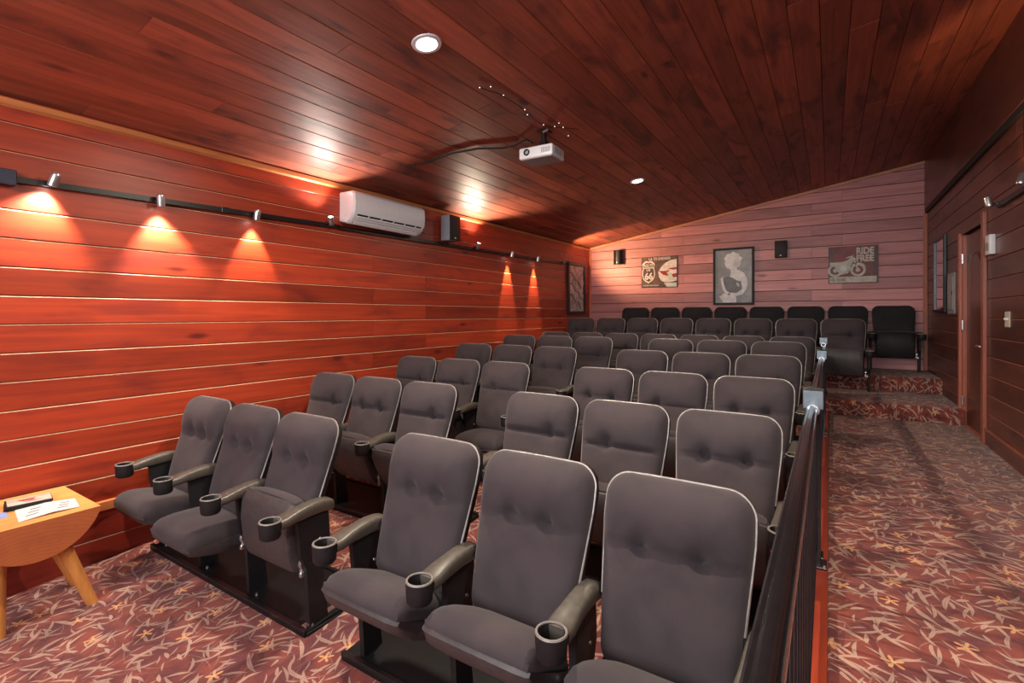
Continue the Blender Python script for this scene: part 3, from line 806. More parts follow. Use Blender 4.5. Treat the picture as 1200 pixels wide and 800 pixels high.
# open leaflet
t = thing('leaflet', 'open white folded leaflet lying nearest the front edge of the log table', 'leaflet', (-3.62, .88, zt_))
A, B_, C_, D_ = (-3.505, .765), (-3.50, 1.01), (-3.68, 1.04), (-3.735, .80)
def rel(p): return (p[0]+3.62, p[1]-.88)
mid0 = ((A[0]+B_[0])/2, (A[1]+B_[1])/2+.01); mid1 = ((C_[0]+D_[0])/2, (C_[1]+D_[1])/2)
for nm, q in (('page', [A, mid0, mid1, D_]), ('page', [mid0, B_, C_, mid1])):
    q = [rel(p) for p in q]
    up = [0.0, .010, .010, 0.0] if q[0] == rel(A) else [.010, .002, .002, .010]
    mb = MB(); mb.add([(p[0], p[1], .001+u_) for p, u_ in zip(q, up)]+[(p[0], p[1], .003+u_) for p, u_ in zip(q, up)], [(0, 1, 2, 3), (4, 5, 6, 7), (0, 1, 5, 4), (1, 2, 6, 5), (2, 3, 7, 6), (3, 0, 4, 7)])
    pg = obj(nm, mb.mesh(nm, M['paper']), t)
    mb = MB()
    for k in range(3):
        u_ = .25+.22*k; a_ = [q[0][i]+(q[3][i]-q[0][i])*u_ for i in (0, 1)]; b_ = [q[1][i]+(q[2][i]-q[1][i])*u_ for i in (0, 1)]
        f0, f1 = .25+.1*k, .62+.08*k
        p0 = [a_[i]+(b_[i]-a_[i])*f0 for i in (0, 1)]; p1 = [a_[i]+(b_[i]-a_[i])*f1 for i in (0, 1)]
        h0 = .0036+up[0]+(up[1]-up[0])*f0; h1 = .0036+up[0]+(up[1]-up[0])*f1
        mb.add([(p0[0], p0[1], h0), (p1[0], p1[1], h1), (p1[0]-.010, p1[1], h1), (p0[0]-.010, p0[1], h0)], [(0, 1, 2, 3)])
    obj('print_marks', mb.mesh('print_marks', M['ink']), pg)
# stack of two cases
def case(x_, y_, z_, rz, cover, lab, w_=.19, d_=.135, h_=.014):
    t = thing('disc_case', lab, 'case', (x_, y_, z_), rz, 'flat cases stacked on the log table')
    mb = MB(); mb.box(-d_/2, d_/2, -w_/2, w_/2, 0, h_, .002); obj('case_shell', mb.mesh('case_shell', M['plastic']), t)
    mb = MB(); mb.box(-d_/2+.004, d_/2-.004, -w_/2+.008, w_/2-.003, h_, h_+.0008); c_ = obj('cover', mb.mesh('cover', cover), t)
    mb = MB()
    for k, (a, b, c, e) in enumerate(((-.02, .01, -.05, .02), (.02, .028, -.03, .05), (-.04, -.034, 0, .07))):
        mb.add([(a, c, h_+.0014), (b, c+.02, h_+.0014), (b, e, h_+.0014), (a, e+.01, h_+.0014)], [(0, 1, 2, 3)])
    obj('cover_print', mb.mesh('cover_print', M['inkred']), c_)
case(-3.79, .865, zt_, -.20, M['casecream'], 'lower flat case of the stack behind the open leaflet')
case(-3.785, .868, zt_+.0150, -.17, M['casecream'], 'cream-covered flat case topmost of the stack behind the leaflet')
mb = MB(); mb.box(-.055, .055, -.10, .10, 0, .003); o = obj('brochure', mb.mesh('brochure', M['paperblue']), None, (-3.71, .665, zt_), (0, 0, -.1))
tag(o, 'pale blue brochure at the left edge of the photo on the log table', 'brochure')

# ------------------------------------------------------------------ air conditioner
t = thing('air_conditioner', 'white wall-mounted split air conditioner high on the left wall', 'air conditioner', (L, 3.69, Zw(.890)))
w2 = .505; prof = [(0, 0.02), (.10, 0.0), (.165, .045), (.205, .11), (.212, .20), (.205, .285), (.17, .315), (0, .318)]
mb = MB(); mb.prism(prof, lambda p: (p[0], -w2+.045, p[1]), lambda p: (p[0], w2-.045, p[1])); obj('housing', mb.mesh('housing', M['white'], 35), t)
for s_ in (-1, 1):
    mb = MB()
    n = len(prof); sc = [(1, w2-.045), (1.0, w2-.02), (.93, w2)]
    vs_ = [(p[0]*k_, s_*y_, .16+(p[1]-.16)*(k_ if k_ < 1 else 1)) for k_, y_ in sc for p in prof]
    mb.add(vs_, [(a*n+i, a*n+(i+1) % n, (a+1)*n+(i+1) % n, (a+1)*n+i) for a in range(2) for i in range(n)]+[tuple(range(n)), tuple(range(2*n, 3*n))])
    obj('end_cap', mb.mesh('end_cap', M['white'], 35), t)
a, b = Vector((.112, 0, .004)), Vector((.197, 0, .092))
nrm = Vector((b.z-a.z, 0, -(b.x-a.x))).normalized()
def slat(f0, f1, y0, y1, n0, n1):
    p, q = a+(b-a)*f0, a+(b-a)*f1
    return [(r_+nrm*k_+Vector((0, y_, 0))) for r_ in (p, q) for k_ in (n0, n1) for y_ in (y0, y1)]
BF = [(0, 1, 3, 2), (4, 6, 7, 5), (0, 4, 5, 1), (2, 3, 7, 6), (0, 2, 6, 4), (1, 5, 7, 3)]
mb = MB(); mb.add(slat(.05, .98, -w2+.06, w2-.06, -.001, .002), BF); obj('outlet_recess', mb.mesh('outlet_recess', M['matt']), t)
for f0, f1 in ((.02, .30), (.42, .56), (.66, .78)):
    mb = MB(); mb.add(slat(f0, f1, -w2+.065, w2-.065, .003, .010), BF); obj('louvre', mb.mesh('louvre', M['white']), t)
for k in range(5):
    y_ = -w2+.2+k*.165
    mb = MB(); mb.add(slat(.3, .98, y_-.006, y_+.006, .002, .008), BF); obj('divider', mb.mesh('divider', M['white']), t)

# ------------------------------------------------------------------ loudspeakers
def speaker(name, lab, loc, rz, w_, d_, h_, rounded=False):
    t = thing(name, lab, 'loudspeaker', loc, rz, 'small wall loudspeakers')
    # faces -y locally, back at y = 0
    if rounded:
        mb = MB(); n = 14; poly = [(-w_/2, -.02)]+[(-w_/2*math.cos(PI*k/n), -.02-(d_-.02)*math.sin(PI*k/n)) for k in range(1, n)]+[(w_/2, -.02)]
        mb.prism(poly, lambda p: (p[0], p[1], 0), lambda p: (p[0], p[1], h_)); obj('cabinet', mb.mesh('cabinet', M['black'], 50), t)
    else:
        mb = MB(); mb.box(-w_/2, w_/2, -d_+.012, -.02, 0, h_, .006, 2); obj('cabinet', mb.mesh('cabinet', M['greypl'] if w_ > .15 and d_ > .14 else M['black'], 40), t)
        mb = MB(); mb.box(-w_/2+.002, w_/2-.002, -d_, -d_+.012, .002, h_-.002, .004, 2); g = obj('grille', mb.mesh('grille', M['matt'], 40), t)
    mb = MB(); mb.box(-.03, .03, -.03, 0, h_*.3, h_*.7, .002); obj('wall_bracket', mb.mesh('wall_bracket', M['black']), t)
    mb = MB(); mb.box(-.012, .012, -d_-.0015, -d_+.001, .025, .04); obj('badge', mb.mesh('badge', M['white']), t)
    return t
speaker('loudspeaker', 'black loudspeaker with grey sides on the left wall, right of the air conditioner', (L, 4.77, Zw(.912)), PI/2, .20, .17, .31)
speaker('loudspeaker', 'small rounded black loudspeaker on the back wall near the left corner', (-3.44, D, Zw(.965)), 0, .21, .14, .27, True)
speaker('loudspeaker', 'small square black loudspeaker on the back wall right of the portrait', (-.667, D, Zw(.925)), 0, .175, .12, .275)
speaker('loudspeaker', 'black loudspeaker on the right wall at the right edge of the photo', (R, 4.36, Zw(1.02)), -PI/2, .20, .14, .32)

# ------------------------------------------------------------------ track lights
def track(lab, p0, p1):
    t = thing('light_track', lab, 'light track', p0)
    d = Vector(p1)-Vector(p0)
    mb = MB(); vs_ = []
    sx = .030 if p0[0] < 0 else -.030
    for q in (Vector((0, 0, 0)), d):
        vs_ += [q+Vector((0, 0, -.018)), q+Vector((sx, 0, -.018)), q+Vector((sx, 0, .018)), q+Vector((0, 0, .018))]
    mb.add(vs_, [(0, 1, 2, 3), (4, 7, 6, 5), (0, 4, 5, 1), (1, 5, 6, 2), (2, 6, 7, 3), (3, 7, 4, 0)])
    obj('rail', mb.mesh('rail', M['black']), t)
    for k in range(1, int(d.length/1.2)+1):
        q = d*(k*1.2/d.length)
        if q.length < d.length:
            mb = MB(); mb.box(q.x+min(0, sx*1.15), q.x+max(0, sx*1.15), q.y-.03, q.y+.03, q.z-.022, q.z+.022, .002); obj('coupler', mb.mesh('coupler', M['black']), t)
    return t
track('black lighting track on the left wall, near length up to the air conditioner', (L, .875, Zw(.797)), (L, 3.15, Zw(.858)))
track('black lighting track on the left wall, far length beyond the air conditioner', (L, 3.16, Zw(.852)), (L, 8.05, Zw(.920)))
track('black lighting track on the right wall above the door', (R, 5.60, Zw(.895)), (R, 1.6, Zw(.90)))
mb = MB(); mb.box(0, .055, -.30, .0, -.045, .045, .004); o = obj('track_feed', mb.mesh('track_feed', M['navy']), None, (L, .87, Zw(.80)))
tag(o, 'dark blue-black power feed box at the near end of the left lighting track', 'feed box')

def head(y_, z_, aim, lab, power=SPOT_W, cone=62, blend=.55, col=(1.0, .62, .32), side=1, length=.085, lit=True):
    xw = (L+.030) if side > 0 else (R-.030)
    base = Vector((xw, y_, z_+H0)); j = base+Vector((.055*side, 0, .012))
    d = Vector(aim).normalized()
    t = thing('track_lamp', lab, 'spotlight', base, 0, 'spotlights clipped to the lighting tracks')
    jj = j-base
    mb = MB(); mb.box(min(0, .02*side), max(0, .02*side), -.02, .02, -.014, .014, .002); mb.tube([(0.01*side, 0, 0), (.035*side, 0, .004), jj], .006, 8); obj('swivel_arm', mb.mesh('swivel_arm', M['black'], 40), t)
    c0 = jj-d*length*.45
    mb = MB(); mb.lathe([(0, 0), (.020, 0), (.024, .006), (.026, .02), (.026, length), (.023, length), (.022, length-.012), (0, length-.014)], c0, d, 18)
    body = obj('lamp_body', mb.mesh('lamp_body', M['steel'], 40), t)
    mb = MB(); mb.lathe([(0, length-.010), (.0215, length-.010)], c0, d, 18); obj('lamp_lens', mb.mesh('lamp_lens', M['lens'] if lit else M['reflector']), body)
    if power > 0:
        ld = bpy.data.lights.new('spot_beam', 'SPOT'); ld.energy = power; ld.color = col; ld.spot_size = math.radians(cone); ld.spot_blend = blend; ld.shadow_soft_size = .045 if d.z > 0 else .018
        lo = bpy.data.objects.new('spot_beam', ld); C.objects.link(lo); lo.parent = t; lo.location = c0+d*(length+.004)
        lo.rotation_euler = d.to_track_quat('-Z', 'Y').to_euler()
    return t
head(1.03, .815, (-.22, -.22, -.90), 'first track spotlight from the left edge of the photo, tilted towards the wall', 55, 95, .7, col=(1.0, .82, .64))
head(1.60, .80, (-.16, .10, -.95), 'second track spotlight from the left, glaring beside the near track', 75, 80, .7, col=(1.0, .84, .68))
head(2.30, .815, (-.21, .0, -.95), 'third track spotlight from the left, pointing down at the wall', 48, 60, .5, col=(1.0, .72, .46))
head(3.02, .870, (.34, -.40, .90), 'track spotlight turned upwards just left of the air conditioner', 30, 125, .5, col=(1.0, .90, .80))
head(5.35, .905, (.45, -.15, .90), 'track spotlight turned upwards just right of the grey-sided loudspeaker', 48, 130, .5, col=(1.0, .80, .60))
head(6.20, .890, (-.17, .0, -.95), 'track spotlight pointing down, second from the far end of the left track', 95, 40, .5)
head(6.98, .895, (-.17, .0, -.95), 'track spotlight pointing down, farthest on the left track', 85, 38, .5)
head(7.95, .93, (.55, .75, .28), 'track spotlight at the very end of the left track, aimed at the back wall', 120, 100, .7, lit=True, col=(1.0, .58, .30))
head(5.55, .905, (-.1, .2, .9), 'silver spotlight at the end of the right-hand track', 0, side=-1, lit=False)
head(4.72, .905, (.30, .35, .9), 'silver spotlight under the loudspeaker on the right wall', 16, 100, .5, side=-1, col=(1.0, .55, .25))

# ------------------------------------------------------------------ recessed downlights
def downlight(x_, y_, lab, watts):
    z_ = zc(x_, y_)
    t = thing('downlight', lab, 'downlight', (x_, y_, Zw(z_)), 0, 'recessed ceiling downlights')
    t.rotation_euler = (0, -math.atan(CS), 0)
    mb = MB(); mb.lathe([(.062, .004), (.066, -.010), (.088, -.008), (.092, .001)], (0, 0, 0), (0, 0, 1), 32); obj('trim_ring', mb.mesh('trim_ring', M['white'], 60), t)
    mb = MB(); mb.lathe([(0, -.006), (.062, -.004)], (0, 0, 0), (0, 0, 1), 32); obj('diffuser', mb.mesh('diffuser', M['lens_soft']), t)
    ld = bpy.data.lights.new('downlight_beam', 'AREA'); ld.shape = 'DISK'; ld.size = .12; ld.energy = watts; ld.color = (1.0, .86, .68)
    lo = bpy.data.objects.new('downlight_beam', ld); C.objects.link(lo); lo.parent = t; lo.location = (0, 0, -.014)
downlight(-2.042, 2.227, 'recessed downlight with white ring in the ceiling nearest the camera', DOWN_W)
downlight(.20, 1.5, 'added unseen downlight over the near end of the aisle, above the frame', 48)  # extra lamp added out of view to brighten the near aisle carpet
downlight(-2.008, 6.011, 'recessed downlight farther back in the ceiling beyond the projector', 26)

# ------------------------------------------------------------------ projector
t = thing('projector', 'white video projector hanging from the plank ceiling', 'projector', (-2.17, 3.87, Zw(1.375)), math.radians(2))
mb = MB(); mb.box(-.165, .165, -.125, .125, 0, .10, .014, 3); obj('housing', mb.mesh('housing', M['white'], 40), t)
mb = MB(); mb.box(-.150, .150, -.110, .110, -.004, .002, .002); obj('underside_plate', mb.mesh('underside_plate', M['greypl']), t)
mb = MB(); mb.lathe([(.016, -.002), (.020, .010), (.028, .010), (.030, .004), (.030, 0)], (-.085, -.124, .055), (0, -1, 0), 20); le = obj('lens_ring', mb.mesh('lens_ring', M['matt'], 40), t)
mb = MB(); mb.lathe([(0, .006), (.012, .004), (.019, 0)], (-.085, -.124, .055), (0, -1, 0), 20); obj('lens_glass', mb.mesh('lens_glass', M['greypl'], 60), le)
mb = MB()
for k in range(7): mb.box(.06+k*.013, .068+k*.013, -.1265, -.124, .03, .075)
obj('front_vent', mb.mesh('front_vent', M['greypl']), t)
mb = MB()
for k in range(7): mb.box(.164, .1665, -.07+k*.018, -.060+k*.018, .03, .075)
obj('side_vent', mb.mesh('side_vent', M['greypl']), t)
hc_ = zc(-2.13, 3.8)-1.375
t2 = thing('projector_mount', 'black ceiling mount bracket holding the projector', 'mount', (-2.13, 3.84, Zw(1.375)))
mb = MB(); mb.box(-.055, .055, -.055, .055, hc_-.012, hc_-.002, .003); obj('ceiling_plate', mb.mesh('ceiling_plate', M['black']), t2)
mb = MB(); mb.cyl((0, 0, .15), (0, 0, hc_-.01), .022, n=14); mb.box(-.03, .03, -.03, .03, .125, .165, .003); obj('post', mb.mesh('post', M['black'], 40), t2)
mb = MB(); mb.box(-.06, .06, -.012, .012, .108, .12, .002); mb.box(-.012, .012, -.07, .07, .102, .112, .002)
mb.box(-.065, -.055, -.012, .012, .101, .12); mb.box(.055, .065, -.012, .012, .101, .12); obj('spider_arm', mb.mesh('spider_arm', M['black']), t2)
mb = MB(); mb.cyl((.02, -.05, .22), (.075, -.06, .235), .012, n=10); obj('adjuster', mb.mesh('adjuster', M['steel'], 40), t2, label='silver adjuster')
def cpt(x_, y_, dz): return (x_, y_, Zw(zc(x_, y_)-dz))
def ceil_hit(px, py):
    u = (px-600)/578.973; v = (368.2-py)/578.973; th = math.radians(32.717)
    rx, ry = -math.sin(th)+u*math.cos(th), math.cos(th)+u*math.sin(th)
    tt = (1.275-CS*L)/(v-CS*rx-.006*ry); return rx*tt, ry*tt
pts = [(-2.23, 3.80, Zw(1.53))]
for px, py, dz in ((617, 160, .03), (604, 168, .018), (590, 171, .02), (560, 172, .016), (530, 178, .012), (505, 187, .012), (478, 194, .012)):
    x_, y_ = ceil_hit(px, py); pts.append(cpt(x_, y_, dz))
mb = MB(); mb.tube(pts, .009, 8); tag(obj('projector_cable', mb.mesh('projector_cable', M['matt'], 60)), 'thick black cable running from the projector across the ceiling', 'cable')
pts = []
for px, py in ((560, 100), (585, 108), (612, 125), (628, 140), (640, 146), (662, 148), (678, 150)):
    x_, y_ = ceil_hit(px, py); pts.append(cpt(x_, y_, .012))
t = thing('light_string', 'thin string of tiny clear lights pinned to the ceiling around the projector mount', 'light string', pts[0])
o0 = Vector(pts[0])
mb = MB(); mb.tube([Vector(p)-o0 for p in pts], .0025, 5); obj('wire', mb.mesh('wire', M['matt']), t)
me = MB().lathe([(0, -.004), (.0032, -.002), (.0032, .002), (0, .004)], (0, 0, 0), (0, 0, 1), 8).mesh('bulb', emit('tiny_bulb_glow', (1, .9, .75), 1.6))
for px, py in ((562, 100), (575, 99), (590, 109), (615, 126), (618, 132), (637, 144), (650, 146), (655, 142), (660, 147), (666, 157)):
    x_, y_ = ceil_hit(px, py); obj('bulb', me, t, Vector(cpt(x_, y_, .016))-o0)

# ------------------------------------------------------------------ pictures and signs
def text_mesh(body, size, mat, name, bold=0.0, ext=.0006):
    cu = bpy.data.curves.new(name, 'FONT'); cu.body = body; cu.size = size; cu.align_x = 'CENTER'; cu.align_y = 'CENTER'; cu.extrude = ext; cu.offset = bold; cu.resolution_u = 3
    ob = bpy.data.objects.new(name, cu); C.objects.link(ob)
    dg = bpy.context.evaluated_depsgraph_get(); me = bpy.data.meshes.new_from_object(ob.evaluated_get(dg)); bpy.data.objects.remove(ob)
    me.materials.clear(); me.materials.append(mat); me.name = name
    return me
def fit_text(parent, body, cx, cz_, w_, h_, y_, mat, bold=.0, name='lettering'):
    me = text_mesh(body, 1.0, mat, name, bold)
    xs = [v.co.x for v in me.vertices]; ys = [v.co.y for v in me.vertices]
    sx, sy = w_/(max(xs)-min(xs)), h_/(max(ys)-min(ys)); mx, my = (max(xs)+min(xs))/2, (max(ys)+min(ys))/2
    for v in me.vertices: v.co = Vector(((v.co.x-mx)*sx, -v.co.z, (v.co.y-my)*sy))
    return obj(name, me, parent, (cx, y_, cz_))
def shape(parent, name, poly, mat, y_, th=.0012):
    mb = MB(); mb.prism(poly, lambda p: (p[0], y_, p[1]), lambda p: (p[0], y_-th, p[1])); return obj(name, mb.mesh(name, mat), parent)
def ell(cx, cz_, rx, rz, n=24, a0=0, a1=2*PI):
    return [(cx+rx*math.cos(a0+(a1-a0)*k/n), cz_+rz*math.sin(a0+(a1-a0)*k/n)) for k in range(n if a1-a0 > 6.2 else n+1)]
def ringp(parent, name, cx, cz_, r0, r1, mat, y_, n=28, th=.0012):
    mb = MB(); vs_ = [(cx+r*math.cos(2*PI*k/n), y_-t_, cz_+r*math.sin(2*PI*k/n)) for r in (r0, r1) for t_ in (0, th) for k in range(n)]
    q = [(0, 1), (1, 3), (3, 2), (2, 0)]
    mb.add(vs_, [(a*n+k, a*n+(k+1) % n, b*n+(k+1) % n, b*n+k) for a, b in q for k in range(n)]); return obj(name, mb.mesh(name, mat), parent)
def grunge(name, c1, c2, scale=8, rough=.45):
    t = NT(name); co = t.n('ShaderNodeTexCoord').outputs['Object']
    nz = t.n('ShaderNodeTexNoise', {'Vector': co, 'Scale': scale, 'Detail': 6.0, 'Roughness': .65}).outputs[0]
    return t.out(Base_Color=t.mix(t.sm(nz, .36, .64), c4(*c1), c4(*c2)), Roughness=rough)
M['sgn_brown'] = grunge('sign_brown', (.085, .045, .035), (.14, .075, .055))
M['sgn_white'] = grunge('sign_white', (.62, .58, .54), (.80, .78, .76), 14)
M['sgn_cream'] = grunge('sign_cream', (.42, .40, .33), (.60, .57, .47), 22)
M['sgn_red'] = grunge('sign_red', (.26, .022, .026), (.10, .012, .016), 5)
M['sgn_brightred'] = grunge('sign_bright_red', (.40, .03, .02), (.25, .02, .02), 12)
M['sgn_mint'] = grunge('sign_pale_mint', (.50, .62, .56), (.70, .70, .66), 9)
M['sgn_ink'] = grunge('sign_dark_ink', (.05, .02, .02), (.09, .03, .03), 9)

# highway sign: 0.665 x 0.57, centre (-2.667, .79)
t = thing('highway_sign', 'brown and white metal sign with a 66 road shield, left on the back wall', 'sign', (-2.667, D, Zw(.787)))
mb = MB(); mb.box(-.332, .332, -.022, -.004, -.285, .285, .003); obj('panel', mb.mesh('panel', M['sgn_brown']), t)
def shield(s_, dz=0):
    half = [(0, .205), (.035, .222), (.075, .205), (.10, .185), (.118, .155), (.108, .115), (.103, .085), (.118, .03), (.122, -.04), (.108, -.105), (.07, -.155), (.03, -.18), (0, -.20)]
    pl = half+[(-x_, z_) for x_, z_ in reversed(half[1:-1])]
    return [(-.195+x_*s_, -.005+z_*s_+dz) for x_, z_ in pl]
shape(t, 'shield', shield(1.0), M['sgn_white'], -.0225)
shape(t, 'shield_field', [(p[0], p[1]) for p in shield(.86)], M['sgn_ink'], -.0240)
shape(t, 'shield_band', [(-.300, .075), (-.09, .075), (-.093, .09), (-.297, .09)], M['sgn_white'], -.0255)
fit_text(t, 'ROUTE', -.195, .130, .165, .055, -.0262, M['sgn_white'], .02)
fit_text(t, 'US', -.195, .045, .075, .042, -.0262, M['sgn_white'], .02)
fit_text(t, '66', -.188, -.070, .150, .135, -.0262, M['sgn_white'], .03)
fit_text(t, 'L.A. TO CHICAGO', .01, .248, .40, .052, -.0232, M['sgn_white'], .02)
fit_text(t, 'THE MOTHER ROAD', -.155, -.247, .30, .026, -.0232, M['sgn_white'], .01)
shape(t, 'wheel_arch', [(.325, .225), (.22, .21), (.12, .165), (.04, .09), (-.01, .0), (.0, -.09), (.04, -.16), (.10, -.19), (.19, -.195), (.325, -.17)], M['sgn_white'], -.0228)
shape(t, 'lower_fender', [(.09, -.205), (.325, -.205), (.325, -.278), (.15, -.278)], M['sgn_mint'], -.0228)
shape(t, 'red_flash', [(-.005, .02), (.10, .015), (.20, .065), (.325, .075), (.325, .04), (.22, .03), (.14, -.02), (.20, -.06), (.325, -.03), (.325, -.10), (.24, -.12), (.20, -.15), (.17, -.08), (.08, -.055)], M['sgn_brightred'], -.0245)
shape(t, 'car_body', [(.12, .0), (.16, .03), (.20, .02), (.325, -.005), (.325, .02), (.19, .045), (.13, .04)], M['sgn_white'], -.0260)
shape(t, 'car_body', [(.17, -.02), (.20, .0), (.23, -.03), (.25, -.09), (.325, -.15), (.325, -.17), (.23, -.15), (.17, -.12)], M['sgn_mint'], -.0260)

# portrait, 0.65 x 0.98, centre (-1.391, .655)
t = thing('framed_portrait', 'large black-framed grey portrait photo of a person in the middle of the back wall', 'picture', (-1.391, D, Zw(.655)))
mb = MB()
for x0, x1, z0, z1 in ((-.325, -.290, -.49, .49), (.290, .325, -.49, .49), (-.29, .29, .455, .49), (-.29, .29, -.49, -.455)):
    mb.box(x0, x1, -.040, -.004, z0, z1, .004)
obj('frame', mb.mesh('frame', M['matt']), t)
def grey(name, v0, v1, sc=6): return grunge(name, (v0, v0, v0*1.04), (v1, v1, v1*1.04), sc, .35)
gb, gl, gm, gd = grey('photo_backdrop', .16, .27, 3), grey('photo_light', .55, .72, 12), grey('photo_mid', .36, .48, 10), grey('photo_dark', .06, .10, 9)
mb = MB(); mb.box(-.292, .292, -.016, -.006, -.458, .458); pr = obj('photo', mb.mesh('photo', gb), t)
def ph(poly, m_, k, nm): return shape(pr, nm, poly, m_, -.0162-.0006*k, .0006)
ph([(-.04, .06), (.03, .11), (.10, .10), (.17, .05), (.215, -.04), (.225, -.15), (.20, -.23), (.13, -.24), (.10, -.12), (.02, -.08), (-.06, -.02)], gl, 1, 'shoulder')
ph([(-.075, .20), (.05, .20), (.06, .10), (.05, .03), (-.03, .05), (-.05, .12)], gl, 2, 'neck')
ph([(-.17, -.03), (-.08, .0), (-.02, -.02), (.05, -.07), (.12, -.09), (.14, -.20), (.10, -.31), (-.06, -.32), (-.15, -.26), (-.175, -.13)], gd, 3, 'dress')
ph([(-.205, -.04), (-.165, .0), (-.155, -.12), (-.115, -.24), (-.06, -.28), (-.10, -.32), (-.17, -.23)], gl, 4, 'arm')
ph([(.215, -.20), (.15, -.31), (.02, -.35), (-.06, -.33), (-.05, -.28), (.05, -.29), (.12, -.24)], gl, 5, 'arm')
ph([(-.23, -.34), (-.19, -.33), (-.15, -.29), (-.06, -.33), (.04, -.33), (.05, -.45), (-.16, -.45)], gl, 4, 'cloth')
hair = []
for k in range(36):
    a = 2*PI*k/36; r = 1+.07*math.sin(a*9)+.05*math.sin(a*5+1); hair.append((-.005+.135*r*math.cos(a), .285+.125*r*math.sin(a)))
ph(hair, gl, 2, 'hair')
hair2 = [(.055+.060*(1+.08*math.sin(k*1.9))*math.cos(2*PI*k/24), .22+.075*(1+.08*math.sin(k*1.9))*math.sin(2*PI*k/24)) for k in range(24)]
ph(hair2, grey('photo_soft', .42, .56, 20), 3, 'hair_curl')
ph(ell(-.065, .225, .068, .095, 20), grey('photo_skin', .60, .72, 4), 4, 'face')
ph([(-.115, .245), (-.085, .252), (-.062, .245), (-.085, .239)], gm, 6, 'eye'); ph([(-.10, .168), (-.078, .173), (-.058, .166), (-.078, .160)], gm, 6, 'mouth')
ph([(.05, -.10), (.10, -.14), (.09, -.19), (.05, -.15)], gm, 6, 'bow')

# motorcycle sign, 0.63 x 0.57, centre (.302,.765)
t = thing('motorcycle_sign', 'dark red metal sign with cream motorcycle and RIDE FREE lettering on the back wall', 'sign', (.302, D, Zw(.765)))
mb = MB(); mb.box(-.315, .315, -.022, -.004, -.285, .285, .003); obj('panel', mb.mesh('panel', M['sgn_red']), t)
shape(t, 'dark_border', [(-.315, .285), (-.25, .285), (-.25, -.285), (-.315, -.285)], M['sgn_ink'], -.0222, .0004)
shape(t, 'dark_border', [(.25, .285), (.315, .285), (.315, -.285), (.25, -.285)], M['sgn_ink'], -.0222, .0004)
fit_text(t, 'RIDE', .155, .205, .22, .105, -.0235, M['sgn_cream'], .045)
fit_text(t, 'FREE', .155, .090, .22, .105, -.0235, M['sgn_cream'], .045)
shape(t, 'lower_strip', [(-.30, -.275), (.295, -.275), (.295, -.185), (-.30, -.185)], M['sgn_cream'], -.0228)
fit_text(t, 'HEL  ROAD', -.19, -.23, .20, .045, -.0245, M['sgn_ink'], .01)
for cx in (-.225, .065):
    ringp(t, 'wheel', cx, -.085, .066, .098, M['sgn_cream'], -.0235)
    ringp(t, 'hub', cx, -.085, .004, .030, M['sgn_cream'], -.0235)
shape(t, 'motorcycle_body', [(-.29, .05), (-.27, .04), (-.13, .045), (-.08, .06), (-.02, .11), (.0, .125), (.03, .10), (.02, .06), (-.02, .0), (-.04, -.09), (-.06, -.13), (-.17, -.155), (-.20, -.08), (-.24, -.02), (-.30, .0)], M['sgn_cream'], -.0250)
shape(t, 'handlebar', [(-.10, .10), (-.05, .125), (-.02, .13), (.01, .145), (.0, .115), (-.05, .105)], M['sgn_cream'], -.0262)
shape(t, 'fork', [(.0, .09), (.022, .09), (.075, -.08), (.058, -.085)], M['sgn_cream'], -.0262)
shape(t, 'fender', ell(.065, -.085, .108, .11, 12, .5, 2.4)+list(reversed(ell(.065, -.085, .088, .09, 12, .5, 2.4))), M['sgn_cream'], -.0262)
shape(t, 'engine', ell(-.12, -.055, .045, .05, 14), M['sgn_mint'], -.0262)
shape(t, 'headlamp', ell(.02, .075, .022, .022, 12), M['sgn_cream'], -.0270)

# embossed picture on the left wall y 8.19..8.94, z 0..0.97
t = thing('embossed_picture', 'narrow-looking black framed silver relief picture at the far end of the left wall', 'picture', (L, 8.565, Zw(.49)), PI/2)
mb = MB()
for x0, x1, z0, z1 in ((-.375, -.32, -.485, .485), (.32, .375, -.485, .485), (-.32, .32, .43, .485), (-.32, .32, -.485, -.43)):
    mb.box(x0, x1, -.045, -.004, z0, z1, .005)
obj('frame', mb.mesh('frame', M['black']), t)
def reliefmat():
    t_ = NT('silver_relief'); co = t_.n('ShaderNodeTexCoord').outputs['Object']
    wv = t_.n('ShaderNodeTexNoise', {'Vector': t_.n('ShaderNodeVectorMath', {0: co, 1: (5., 1., 5.)}, operation='MULTIPLY').outputs[0], 'Scale': 1.2, 'Detail': 3.0, 'Distortion': 1.6}).outputs[0]
    return t_.out(Base_Color=t_.mix(t_.sm(wv, .4, .6), c4(.34, .31, .32), c4(.66, .62, .63)), Roughness=.45)
rm = reliefmat()
mb = MB(); nx, nz_ = 24, 36; vs_ = []
for i in range(nz_+1):
    for j in range(nx+1):
        x_ = -.32+.64*j/nx; z_ = -.43+.86*i/nz_
        h = .006*math.sin(14*x_+22*z_+2*math.sin(9*x_)) if z_ > -.18 else .002*math.sin(60*x_)
        vs_.append((x_, -.018-h, z_))
m_ = nx+1
mb.add(vs_, [(i*m_+j, i*m_+j+1, (i+1)*m_+j+1, (i+1)*m_+j) for i in range(nz_) for j in range(nx)])
mb.box(-.32, .32, -.010, -.004, -.43, .43)
rl = obj('relief_panel', mb.mesh('relief_panel', rm, 60), t)
mb = MB()
for k in range(3):
    z0 = .30-.20*k
    mb.tube([(-.28+.46*s_/8, -.030, z0-.02-.24*(s_/8)**1.3+.03*math.sin(s_*1.3)) for s_ in range(9)], .014, 6)
obj('wave_ridge', mb.mesh('wave_ridge', M['bead'], 60), rl)
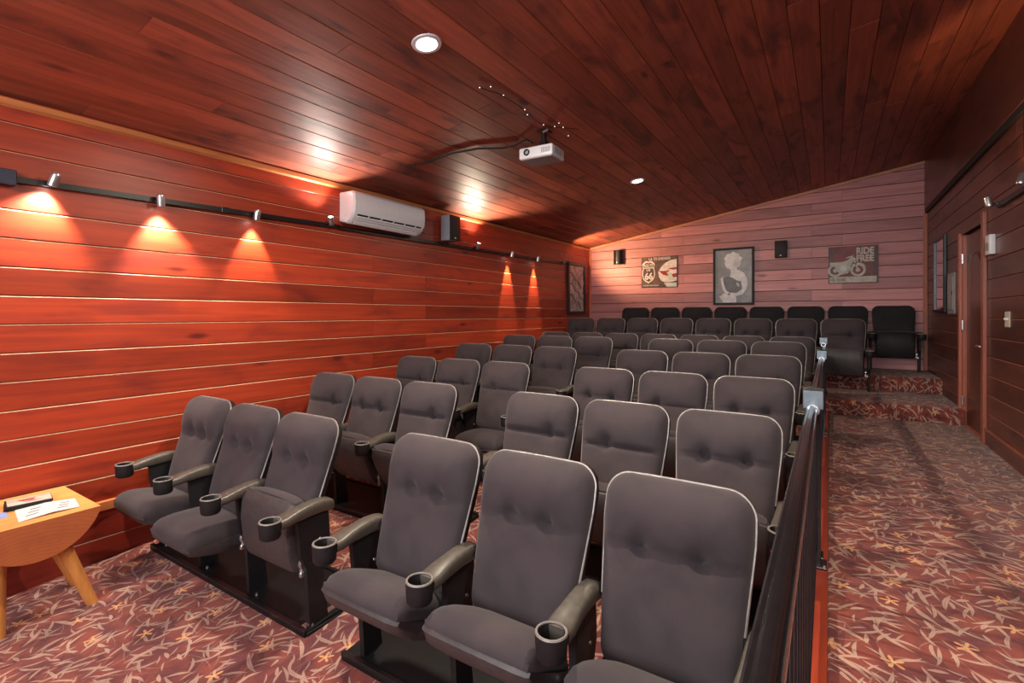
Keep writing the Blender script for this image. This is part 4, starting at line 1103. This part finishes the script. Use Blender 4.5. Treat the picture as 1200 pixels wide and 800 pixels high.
fit_text(t, 'BUILDERS', 0, -.385, .5, .045, -.024, M['sgn_ink'], .0) if False else None

# mirror frame on right wall y 7.815..8.547 z .04...97
t = thing('framed_mirror', 'dark framed mirror on the right wall near the back corner, reflecting the boards', 'mirror', (R, 8.18, Zw(.50)), -PI/2)
mb = MB()
for x0, x1, z0, z1 in ((-.366, -.33, -.475, .475), (.33, .366, -.475, .475), (-.33, .33, .44, .475), (-.33, .33, -.475, -.44)):
    mb.box(x0, x1, -.035, -.002, z0, z1, .004)
obj('frame', mb.mesh('frame', M['black']), t)
mb = MB(); mb.box(-.332, .332, -.016, -.006, -.442, .442); obj('mirror_glass', mb.mesh('mirror_glass', M['mirror']), t)
# breaker panel
t = thing('breaker_panel', 'grey metal electrical panel on the right wall between mirror and door', 'panel', (R, 7.53, Zw(.24)), -PI/2)
mb = MB(); mb.box(-.19, .19, -.012, 0, -.235, .235, .003); obj('cover', mb.mesh('cover', M['panelgrey']), t)
mb = MB(); mb.box(-.15, .15, -.020, -.010, -.19, .19, .003); pd = obj('panel_door', mb.mesh('panel_door', M['panelgrey']), t)
mb = MB(); mb.box(.10, .125, -.026, -.018, -.02, .03, .002); obj('latch', mb.mesh('latch', M['black']), pd)
# light switch
t = thing('light_switch', 'cream double light switch plate on the right wall beside the door', 'light switch', (R, 5.41, Zw(-.04)), -PI/2)
mb = MB(); mb.box(-.062, .062, -.007, 0, -.062, .062, .003); obj('plate', mb.mesh('plate', M['offwhite']), t)
for sx in (-.024, .024):
    mb = MB(); mb.box(sx-.006, sx+.006, -.020, -.006, -.006, .012, .002); obj('toggle', mb.mesh('toggle', M['white']), t)
# door chime box
t = thing('wall_sensor', 'small white plastic box on the right wall above the light switch', 'sensor', (R, 5.83, Zw(.60)), -PI/2)
mb = MB(); mb.box(-.075, .075, -.040, 0, -.085, .085, .006, 2); obj('body', mb.mesh('body', M['white'], 40), t)
mb = MB(); mb.box(-.05, .05, -.0425, -.039, -.05, .02, .001); obj('front_grille', mb.mesh('front_grille', M['panelgrey']), t)
